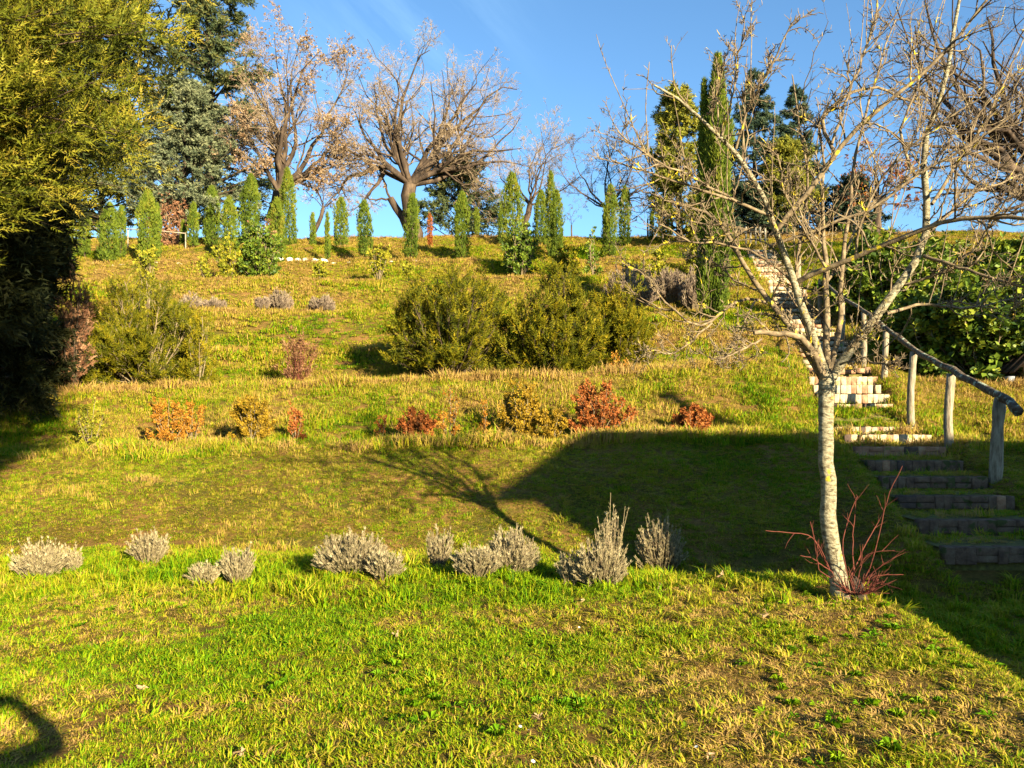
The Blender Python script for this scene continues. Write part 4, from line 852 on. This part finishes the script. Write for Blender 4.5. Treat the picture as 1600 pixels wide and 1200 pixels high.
# index order is alphabetical
tuft('a_lawn', 34, .034, .05, .0022, 1.1, .20, .2)
tuft('b_lawn', 26, .052, .05, .0024, .9, .17, .2)
tuft('c_dead', 40, .026, .065, .0022, 1.7, .62, .22)
tuft('d_tall', 26, .115, .06, .003, .8, .18, .15)
tuft('e_bank', 50, .085, .13, .0045, 1.0, .27, .24)
tuft('f_bank', 50, .065, .14, .0045, 1.2, .24, .26)
tuft('g_straw', 40, .14, .12, .0042, .8, .47, .18)
tuft('h_far', 64, .10, .24, .0085, 1.0, .27, .22)
tuft('i_farstraw', 56, .15, .24, .008, .9, .44, .22)
rosette('j_weed', 11, .03, .075, .014, .12)
rosette('k_clover', 16, .05, .06, .011, .17)
def grass_object(name, pts, idx, scl, shade, label=None):
    n = len(pts); me = bpy.data.meshes.new(name); me.vertices.add(n); me.vertices.foreach_set('co', np.asarray(pts, np.float32).ravel())
    a = me.attributes.new('kindex', 'INT', 'POINT'); a.data.foreach_set('value', np.asarray(idx, np.int32))
    a = me.attributes.new('size', 'FLOAT', 'POINT'); a.data.foreach_set('value', np.asarray(scl, np.float32))
    a = me.attributes.new('shade', 'FLOAT', 'POINT'); a.data.foreach_set('value', np.asarray(shade, np.float32))
    a = me.attributes.new('turn', 'FLOAT_VECTOR', 'POINT'); rt = np.stack([rng.normal(size=n)*.15-.12, rng.normal(size=n)*.15, rng.random(n)*6.283], -1); a.data.foreach_set('vector', rt.astype(np.float32).ravel())
    o = obj(name, me); o['kind'] = 'stuff'
    if label: o['label'] = label
    ng = bpy.data.node_groups.new(name, 'GeometryNodeTree'); ng.interface.new_socket('Geometry', in_out='INPUT', socket_type='NodeSocketGeometry'); ng.interface.new_socket('Geometry', in_out='OUTPUT', socket_type='NodeSocketGeometry')
    N = ng.nodes; K = ng.links; gi = N.new('NodeGroupInput'); go = N.new('NodeGroupOutput'); ip = N.new('GeometryNodeInstanceOnPoints'); ci = N.new('GeometryNodeCollectionInfo')
    ci.inputs['Collection'].default_value = tuft_col; ci.inputs['Separate Children'].default_value = True; ci.inputs['Reset Children'].default_value = True
    def na(nm, tp): q = N.new('GeometryNodeInputNamedAttribute'); q.data_type = tp; q.inputs['Name'].default_value = nm; return q.outputs['Attribute']
    K.new(gi.outputs[0], ip.inputs['Points']); K.new(ci.outputs[0], ip.inputs['Instance']); ip.inputs['Pick Instance'].default_value = True
    K.new(na('kindex', 'INT'), ip.inputs['Instance Index']); K.new(na('turn', 'FLOAT_VECTOR'), ip.inputs['Rotation']); K.new(na('size', 'FLOAT'), ip.inputs['Scale'])
    K.new(ip.outputs[0], go.inputs[0]); md = o.modifiers.new('scatter', 'NODES'); md.node_group = ng; return o
def band(y0, y1, dens, uw=.76, pad=1.0):
    """random ground points inside the visible wedge between depths y0 and y1"""
    area = 0; n = int(dens*(uw*(y1**2-y0**2)+2*pad*(y1-y0))); Y = np.sqrt(rng.uniform(y0**2, y1**2, n)); X = rng.uniform(-1, 1, n)*(uw*Y+pad); return X, Y
def clearance(X, Y):   # keep tufts off the brick risers
    k, xl, xr = on_stairs(X, Y); ins = (X > xl-.05) & (X < xr+.05) & (Y > 8.0) & (Y < 40)
    dY = Y-S[k, 2]; return ~ins | ((dY > np.where(k == 7, .2, .3)) & (dY < 1.5) & (rng.random(len(X)) < np.where(k == 7, 1, np.where(Y < 15.4, .3, .12))))
# lawn
X, Y = band(1.2, 8.9, 720); bare = fnoise(X, Y, .8, 20); g2 = fnoise(X, Y, 2.4, 31)
soil = sstep(.50, .66, bare+.13*sstep(-1.2, 1.5, X)*sstep(6.4, 5, Y)); keep = clearance(X, Y) & (rng.random(len(X)) > soil*.12); X, Y, soil, g2, bare = X[keep], Y[keep], soil[keep], g2[keep], bare[keep]
Z = zt(X, Y); crest = sstep(5.6, 6.6, Y)*(1-sstep(7.6, 8.4, Y)); r = rng.random(len(X))
idx = np.where(r < soil*.72+.08, 2, np.where(r < .72, 0, 1)); idx = np.where((rng.random(len(X)) < crest*.16), 3, idx)
left = sstep(2, -3, X)
shade = .01+.36*(g2-.5)+.26*rng.random(len(X))+.12*sstep(.45, .62, bare)+.06*(1-left)*(1-crest)+.20*sstep(7.8, 9.2, Y)
grass_object('lawn_grass', np.stack([X, Y, Z], -1), idx, rng.uniform(.6, 1.3, len(X))*(.65+.75*vnoise(X, Y, .22, 84)), shade, 'short bright lawn grass with bare earthy patches')
X, Y = band(1.5, 8.8, 26); k = fnoise(X, Y, .8, 40)+.25*sstep(0, 2.5, X) > .60; X, Y = X[k], Y[k]; k = clearance(X, Y); X, Y = X[k], Y[k]
grass_object('broadleaf_weeds', np.stack([X, Y, zt(X, Y)+.012], -1), rng.choice([9, 10], len(X)), rng.uniform(.35, .95, len(X)), rng.uniform(0, .22, len(X)), 'small leafy weeds in the lawn')
# banks
X, Y = band(8.7, 20.5, 150); soilb = np.clip(sstep(.50, .66, fnoise(X, Y, 1.0, 77))*(1-sstep(12.0, 12.8, Y)*.8)+.10*(1-sstep(12.0, 12.6, Y)), 0, 1); keep = clearance(X, Y) & (rng.random(len(X)) > soilb*.45) & (rng.random(len(X)) < .55+.6*vnoise(X, Y, .35, 82)); X, Y, soilb = X[keep], Y[keep], soilb[keep]; Z = zt(X, Y)
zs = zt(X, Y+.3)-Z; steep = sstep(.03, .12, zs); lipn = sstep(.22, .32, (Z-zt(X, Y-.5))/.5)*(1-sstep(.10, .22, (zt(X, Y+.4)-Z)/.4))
g2 = fnoise(X, Y, 2.2, 55); r = rng.random(len(X)); idx = np.where(r < .42, 4, np.where(r < .75, 5, 6)); idx = np.where(rng.random(len(X)) < lipn*.9, 6, idx); idx = np.where((g2 < .42) & (rng.random(len(X)) < .5), 4, idx)
shade = .13+.06*sstep(12.5, 14, Y)+.85*(g2-.5)+.4*(vnoise(X, Y, .6, 72)-.5)+.20*rng.random(len(X))+.34*lipn-.14*sstep(0, 2.5, X)*sstep(13.5, 12, Y)+.05*steep  # X term: greener turf, also darkened to deepen the house shadow
sd_ = rng.random(len(X)) < soilb*.9; idx = np.where(sd_, 2, idx); shade = np.where(sd_, .05+.2*rng.random(len(X)), shade)
sc_ = np.where(sd_, 2.0, 1)*rng.uniform(.5, 1.25, len(X))*np.where(Y > 12.4, 1.05, .8)*(1+.5*lipn)*(.6+.8*vnoise(X, Y, .45, 81))*np.where((Y < 12.3) & (Y > 9), .62, 1)
Xe, Ye = band(8.9, 12.7, 330); ne = len(Xe); ke = clearance(Xe, Ye) & (Ye > 8.9+.3*vnoise(Xe, Ye, .5, 3)); Xe, Ye = Xe[ke], Ye[ke]; de = fnoise(Xe, Ye, .9, 77) > .5
ie = np.where(rng.random(len(Xe)) < np.where(de, .85, .5), 2, 0); she = np.where(ie == 2, rng.uniform(-.1, .2, len(Xe)), .05+.5*(fnoise(Xe, Ye, 1.6, 55)-.35)+.15*rng.random(len(Xe)))
grass_object('short_turf', np.stack([Xe, Ye, zt(Xe, Ye)], -1), ie, rng.uniform(.7, 1.5, len(Xe)), she, 'short dry turf and thatch on the lowest bank')
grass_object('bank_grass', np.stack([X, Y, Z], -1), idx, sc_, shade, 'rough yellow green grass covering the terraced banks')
X, Y = band(20.3, 48.5, 42, uw=.80); keep = clearance(X, Y); X, Y = X[keep], Y[keep]; Z = zt(X, Y); zs = zt(X, Y+.5)-Z; steep = sstep(.06, .25, zs); g2 = fnoise(X, Y, 3.6, 66)
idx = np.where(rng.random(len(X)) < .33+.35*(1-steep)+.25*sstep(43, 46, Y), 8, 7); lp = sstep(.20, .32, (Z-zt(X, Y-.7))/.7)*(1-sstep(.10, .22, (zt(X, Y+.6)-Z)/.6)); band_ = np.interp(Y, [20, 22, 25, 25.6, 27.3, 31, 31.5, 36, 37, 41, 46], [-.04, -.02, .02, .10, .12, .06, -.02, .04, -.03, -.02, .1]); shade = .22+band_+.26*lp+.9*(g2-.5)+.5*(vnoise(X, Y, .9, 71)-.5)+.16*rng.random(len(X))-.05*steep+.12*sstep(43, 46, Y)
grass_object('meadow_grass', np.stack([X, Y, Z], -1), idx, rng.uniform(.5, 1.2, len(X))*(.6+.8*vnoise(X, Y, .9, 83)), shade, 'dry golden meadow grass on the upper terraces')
# a few dead leaves and daisies lying on the lawn
def leaf_obj(px, py, s, label, mat='tanleaf', cat='leaf', name='fallen_leaf', group='pale dead leaves on the lawn'):
    Yd = (CAMZ-.04)/((py-HY)/F_PX); X = (px-CX)/F_PX*Yd; z = float(zt(np.array([X]), np.array([Yd]))[0])+.035
    if name == 'daisy':
        V, Fc = [], []
        for i in range(9):
            a = i/9*6.283; k = len(V); q = np.array([math.cos(a), math.sin(a), .15]); s2 = np.array([-q[1], q[0], 0])*.22; V += [[0, 0, 0], list(q*.6+s2), list(q), list(q*.6-s2)]; Fc += [[k, k+1, k+2], [k, k+2, k+3]]
        V = np.array(V, float)*s*.33
    else:
        V, Fc = tpl_leaves(5, .8, .16, int(px), 1.0); V = V@np.array([[1, 0, 0], [0, .7, .3], [0, -.5, .6]])*s*.8; V += np.random.default_rng(int(px)).normal(size=V.shape)*s*.12
    o = obj(name, mesh(name, V, np.array(Fc), M[mat], np.full(len(V), .8))); o.location = (X, Yd, z); o.rotation_euler = (0.4 if name == 'daisy' else -.3, 0, random.random()*6); tag(o, label, cat, group)
for a in [(1036, 928, .08, 'curled pale leaf below the pale green lavender'), (1200, 976, .08, 'pale leaf in the weeds left of the fruit tree foot'), (617, 993, .06, 'pale leaf below the largest lavender'), (913, 952, .05, 'cream leaf beside a white daisy'), (1125, 912, .09, 'curled leaves near the lawn crest'), (385, 1172, .07, 'pale crumpled leaf low on the lawn'), (220, 1080, .05, 'small pale leaf above the lower lawn patch'), (1110, 1170, .05, 'tan leaf in the brown earth patch'), (840, 1130, .05, 'tan leaf near the pair of daisies')]: leaf_obj(*a)
for a in [(875, 968, .035, 'daisy beside the cream leaf'), (905, 986, .028, 'tiny daisy just below the cream leaf'), (813, 1144, .03, 'left daisy of the close pair'), (826, 1148, .03, 'right daisy of the close pair'), (1088, 1156, .035, 'daisy in the brown earthy patch'), (833, 1197, .035, 'lowest daisy on the lawn'), (213, 932, .03, 'daisy near the rounded lavender on the left side')]: leaf_obj(*a, mat='white', cat='daisy', name='daisy', group='daisies in the lawn')

# ------------------------------------------------------------------ shed at the far right edge
shed = thing('garden_shed', 'dark low wooden shed half hidden behind the laurel at the picture edge', 'shed')
c = ground_at(1640, 17.2); z = c[2]
v, f = box(c[0]-.5, c[0]+1.6, 17.2, 18.6, z-.1, z+.75); obj('wall', mesh('wall', v, f, M['darkwood']), shed)
for i in range(7):
    a = i/7*2.6; y0 = 17.0+i*.26
    V = np.array([[c[0]-.95, y0, z+.35], [c[0]-.9, y0+.25, z+.35], [c[0]+.55, y0+.25, z+1.75], [c[0]+.5, y0, z+1.75]], float); V = np.concatenate([V, V+[0, 0, .05]])
    obj('plank', mesh('plank', V, np.array([[0,3,2,1],[4,5,6,7],[0,1,5,4],[1,2,6,5],[2,3,7,6],[3,0,4,7]]), M['darkwood']), shed)
bk = ground_at(1577, 17.3); Pk = np.linspace(bk+[0, 0, -.02], bk+[0, 0, .22], 4)[None]
V, Fc, T = tubes([(Pk, np.array([[.08, .09, .1, .11]]))], 12); tag(obj('bucket', mesh('bucket', V, Fc, M['greymetal'])), 'small grey bucket beside the dark shed', 'bucket')

# ------------------------------------------------------------------ the house whose shadow crosses the bank (stands right of the viewpoint)
house = thing('house', 'small rendered house with a tiled hip roof and tall chimney right of the viewpoint', 'house', (0, 0, 0))
RX, RY, RZ = 10.42, -.8, 6.4; w = 1.98; kz = 1.1; XR = RX+9
v, f = box(8.9, XR+w-.4, -2.38, RY+w-.4, -1, RZ-kz-.02); obj('wall', mesh('wall', v, f, M['plaster']), house)
A = [[RX-w, RY-w, RZ-kz], [XR+w, RY-w, RZ-kz], [XR+w, RY+w, RZ-kz], [RX-w, RY+w, RZ-kz], [RX, RY, RZ], [XR, RY, RZ]]
roof = obj('roof', mesh('roof', np.array(A), [np.array([[0, 1, 5, 4], [2, 3, 4, 5], [0, 3, 2, 1]]), np.array([[3, 0, 4], [1, 2, 5]])], M['tile']), house)
cy = at(1022, 622, 16.0); t_ = cy[1]-RY; ch = cy-SD/SD[1]*t_
v, f = box(ch[0]-.11, ch[0]+.15, RY-.1, RY+.1, RZ-.5, ch[2]-.12); obj('chimney', mesh('chimney', v, f, M['brick']), house)
v, f = box(ch[0]-.24, ch[0]+.2, RY-.14, RY+.14, ch[2]-.12, ch[2]); obj('chimney_cap', mesh('chimney_cap', v, f, M['stone']), house)
for i in range(4):
    x0 = RX+.6+i*2.2; v, f = box(x0, x0+.9, RY+w-.41, RY+w-.37, 1.0 if i != 1 else -.1, 2.2); o = obj('window' if i != 1 else 'door', mesh('opening', v, f, M['darkwood']), house)
shrub(1, 0, 1, 1, 'x', 'laurel', n=1, sec=1, per=1) if False else None
def add_shade_bush(X, Y, H, W, label):  # bushes out of view, added to cast and fill out shadows
    z = float(zt(np.array([X]), np.array([Y]))[0]); b = np.array([X, Y, z]); root = thing('shade_bush', label, 'bush', b, 'unseen bushes added to cast shade'); n = 60
    a = rng.random(n)*6.283; q = rng.random(n)**.5; E = np.stack([np.cos(a)*q*W, np.sin(a)*q*W, H*np.sqrt(1-q**2*.7)*rng.uniform(.75, 1, n)], -1); t = np.linspace(0, 1, 5)[None, :, None]; P = b+E[:, None]*t; R = np.full((n, 5), .012)
    p, d, Rl, tt, i = sprout(P, R, 12, .15, 1, (.5, 1.2)); V, Fc, T = scatter(*T_LAUREL, p, d, .3*rng.uniform(.8, 1.2, len(p)), rng.uniform(.1, .7, len(p))); put(root, b, 'foliage', V, Fc, T, 'laurel'); V, Fc, T = tubes([(P, R)], 4); put(root, b, 'stem', V, Fc, T, 'stem')
for X, Y, H, W, l in ((-5.95, 6.9, 2.5, .8, 'unseen bush added under the huge near conifer to cast shade on the bank'), (5.7, .2, 1.0, .75, 'rounded bush added out of view to shade the path nearest the viewpoint'), (5.8, 1.4, 1.0, .75, 'second rounded bush added to shade the path'), (5.85, 2.6, .95, .7, 'third rounded bush added to shade the path'), (5.8, -1.1, 1.05, .75, 'rounded bush added behind the viewpoint to shade the path'), (8.5, -1.9, 2.3, .8, 'tall bush added at the house corner to fill out its shadow'), (8.3, -.3, 1.9, .7, 'medium bush added in front of the house to fill out its shadow')): add_shade_bush(X, Y, H, W, l)

# ------------------------------------------------------------------ the photographer whose shadow falls on the lawn
def person():
    root = thing('person', 'person in a dark jacket raising a phone with both hands, standing on the lawn', 'person', (0, -.30, 0))
    J = {'pelvis': (0, -.02, .95, .15, .11), 'waist': (0, -.01, 1.1, .145, .10), 'chest': (0, 0, 1.28, .17, .115), 'neck': (0, .01, 1.44, .06, .06), 'head0': (0, .03, 1.52, .065, .075), 'head1': (0, .035, 1.62, .085, .10), 'head2': (0, .025, 1.70, .065, .075)}
    for s, n in ((-1, 'l'), (1, 'r')):
        J.update({n+'sh': (s*.18, 0, 1.40, .065, .065), n+'el': (s*.43, .05, 1.47, .06, .06), n+'wr': (s*.14, .235, 1.545, .035, .032), n+'pa': (s*.09, .265, 1.56, .030, .018),
                  n+'hip': (s*.10, 0, .88, .095, .10), n+'kn': (s*.11, .02, .50, .062, .065), n+'an': (s*.12, -.01, .10, .042, .045), n+'to': (s*.14, .16, .04, .045, .03)})
    Eg = [('pelvis', 'waist'), ('waist', 'chest'), ('chest', 'neck'), ('neck', 'head0'), ('head0', 'head1'), ('head1', 'head2')]
    for n in 'lr': Eg += [('chest', n+'sh'), (n+'sh', n+'el'), (n+'el', n+'wr'), (n+'wr', n+'pa'), ('pelvis', n+'hip'), (n+'hip', n+'kn'), (n+'kn', n+'an'), (n+'an', n+'to')]
    for s, n in ((-1, 'l'), (1, 'r')):
        for k in range(5):
            zz = 1.585-.018*k
            if k == 4: a = (s*.075, .26, 1.53); c = (s*.055, .275, 1.545)
            else: a = (s*.092, .283, zz); c = (s*.070, .292, zz+.002)
            J[n+'f%da' % k] = (*a, .009, .009); J[n+'f%db' % k] = (*c, .0075, .0075); Eg += [(n+'pa', n+'f%da' % k), (n+'f%da' % k, n+'f%db' % k)]
    names = list(J); me = bpy.data.meshes.new('body'); me.from_pydata([J[a][:3] for a in names], [(names.index(a), names.index(b)) for a, b in Eg], []); me.materials.append(M['jacket'])
    o = obj('body', me, root); sm = o.modifiers.new('skin', 'SKIN'); sv = me.skin_vertices
    if not sv: 
        bpy.context.view_layer.objects.active = o
    for i, a in enumerate(names):
        me.skin_vertices[0].data[i].radius = J[a][3:]
    me.skin_vertices[0].data[0].use_root = True
    o.modifiers.new('sub', 'SUBSURF').levels = 1; o.modifiers['sub'].render_levels = 2
    # face and hair
    th, ph = np.meshgrid(np.linspace(0, np.pi, 14), np.linspace(0, 2*np.pi, 20, endpoint=False), indexing='ij')
    def ell(cx, cy_, cz, a, b_, c_, zmin=-9, ymax=9):
        V = np.stack([cx+a*np.sin(th)*np.cos(ph), cy_+b_*np.sin(th)*np.sin(ph), cz+c_*np.cos(th)], -1).reshape(-1, 3); I = np.arange(13)[:, None]*20+np.arange(20)[None]; J2 = np.arange(13)[:, None]*20+(np.arange(20)+1)[None] % 20
        Fq = np.stack([I, I+20, J2+20, J2], -1).reshape(-1, 4); cen = V[Fq].mean(1); k = (cen[:, 2] > zmin) & (cen[:, 1] < ymax); return V, Fq[k]
    V, Fq = ell(0, .045, 1.60, .083, .103, .125); obj('face', mesh('face', V, Fq, M['skin'], smooth=True), root)
    V, Fq = ell(0, .02, 1.635, .098, .115, .115); V[:, 1] = np.minimum(V[:, 1], .115-(1.70-V[:, 2])*.7); obj('hair', mesh('hair', V, Fq, M['hair'], smooth=True), root)
    V, Fq = box(-.011, .011, .12, .165, 1.575, 1.60); obj('nose', mesh('nose', V, Fq, M['skin']), root)
    for s in (-1, 1):
        V, Fq = ell(s*.085, .04, 1.60, .012, .022, .03); obj('ear', mesh('ear', V, Fq, M['skin'], smooth=True), root)
        V, Fq = ell(s*.032, .138, 1.612, .013, .011, .008); obj('eye', mesh('eye', V, Fq, M['white'], smooth=True), root)
person()
v, f = box(-.078, .078, -.028, -.019, CAMZ-.062, CAMZ+.014); tag(obj('smartphone', mesh('smartphone', v, f, M['black'])), 'black smartphone held sideways in both hands', 'phone')
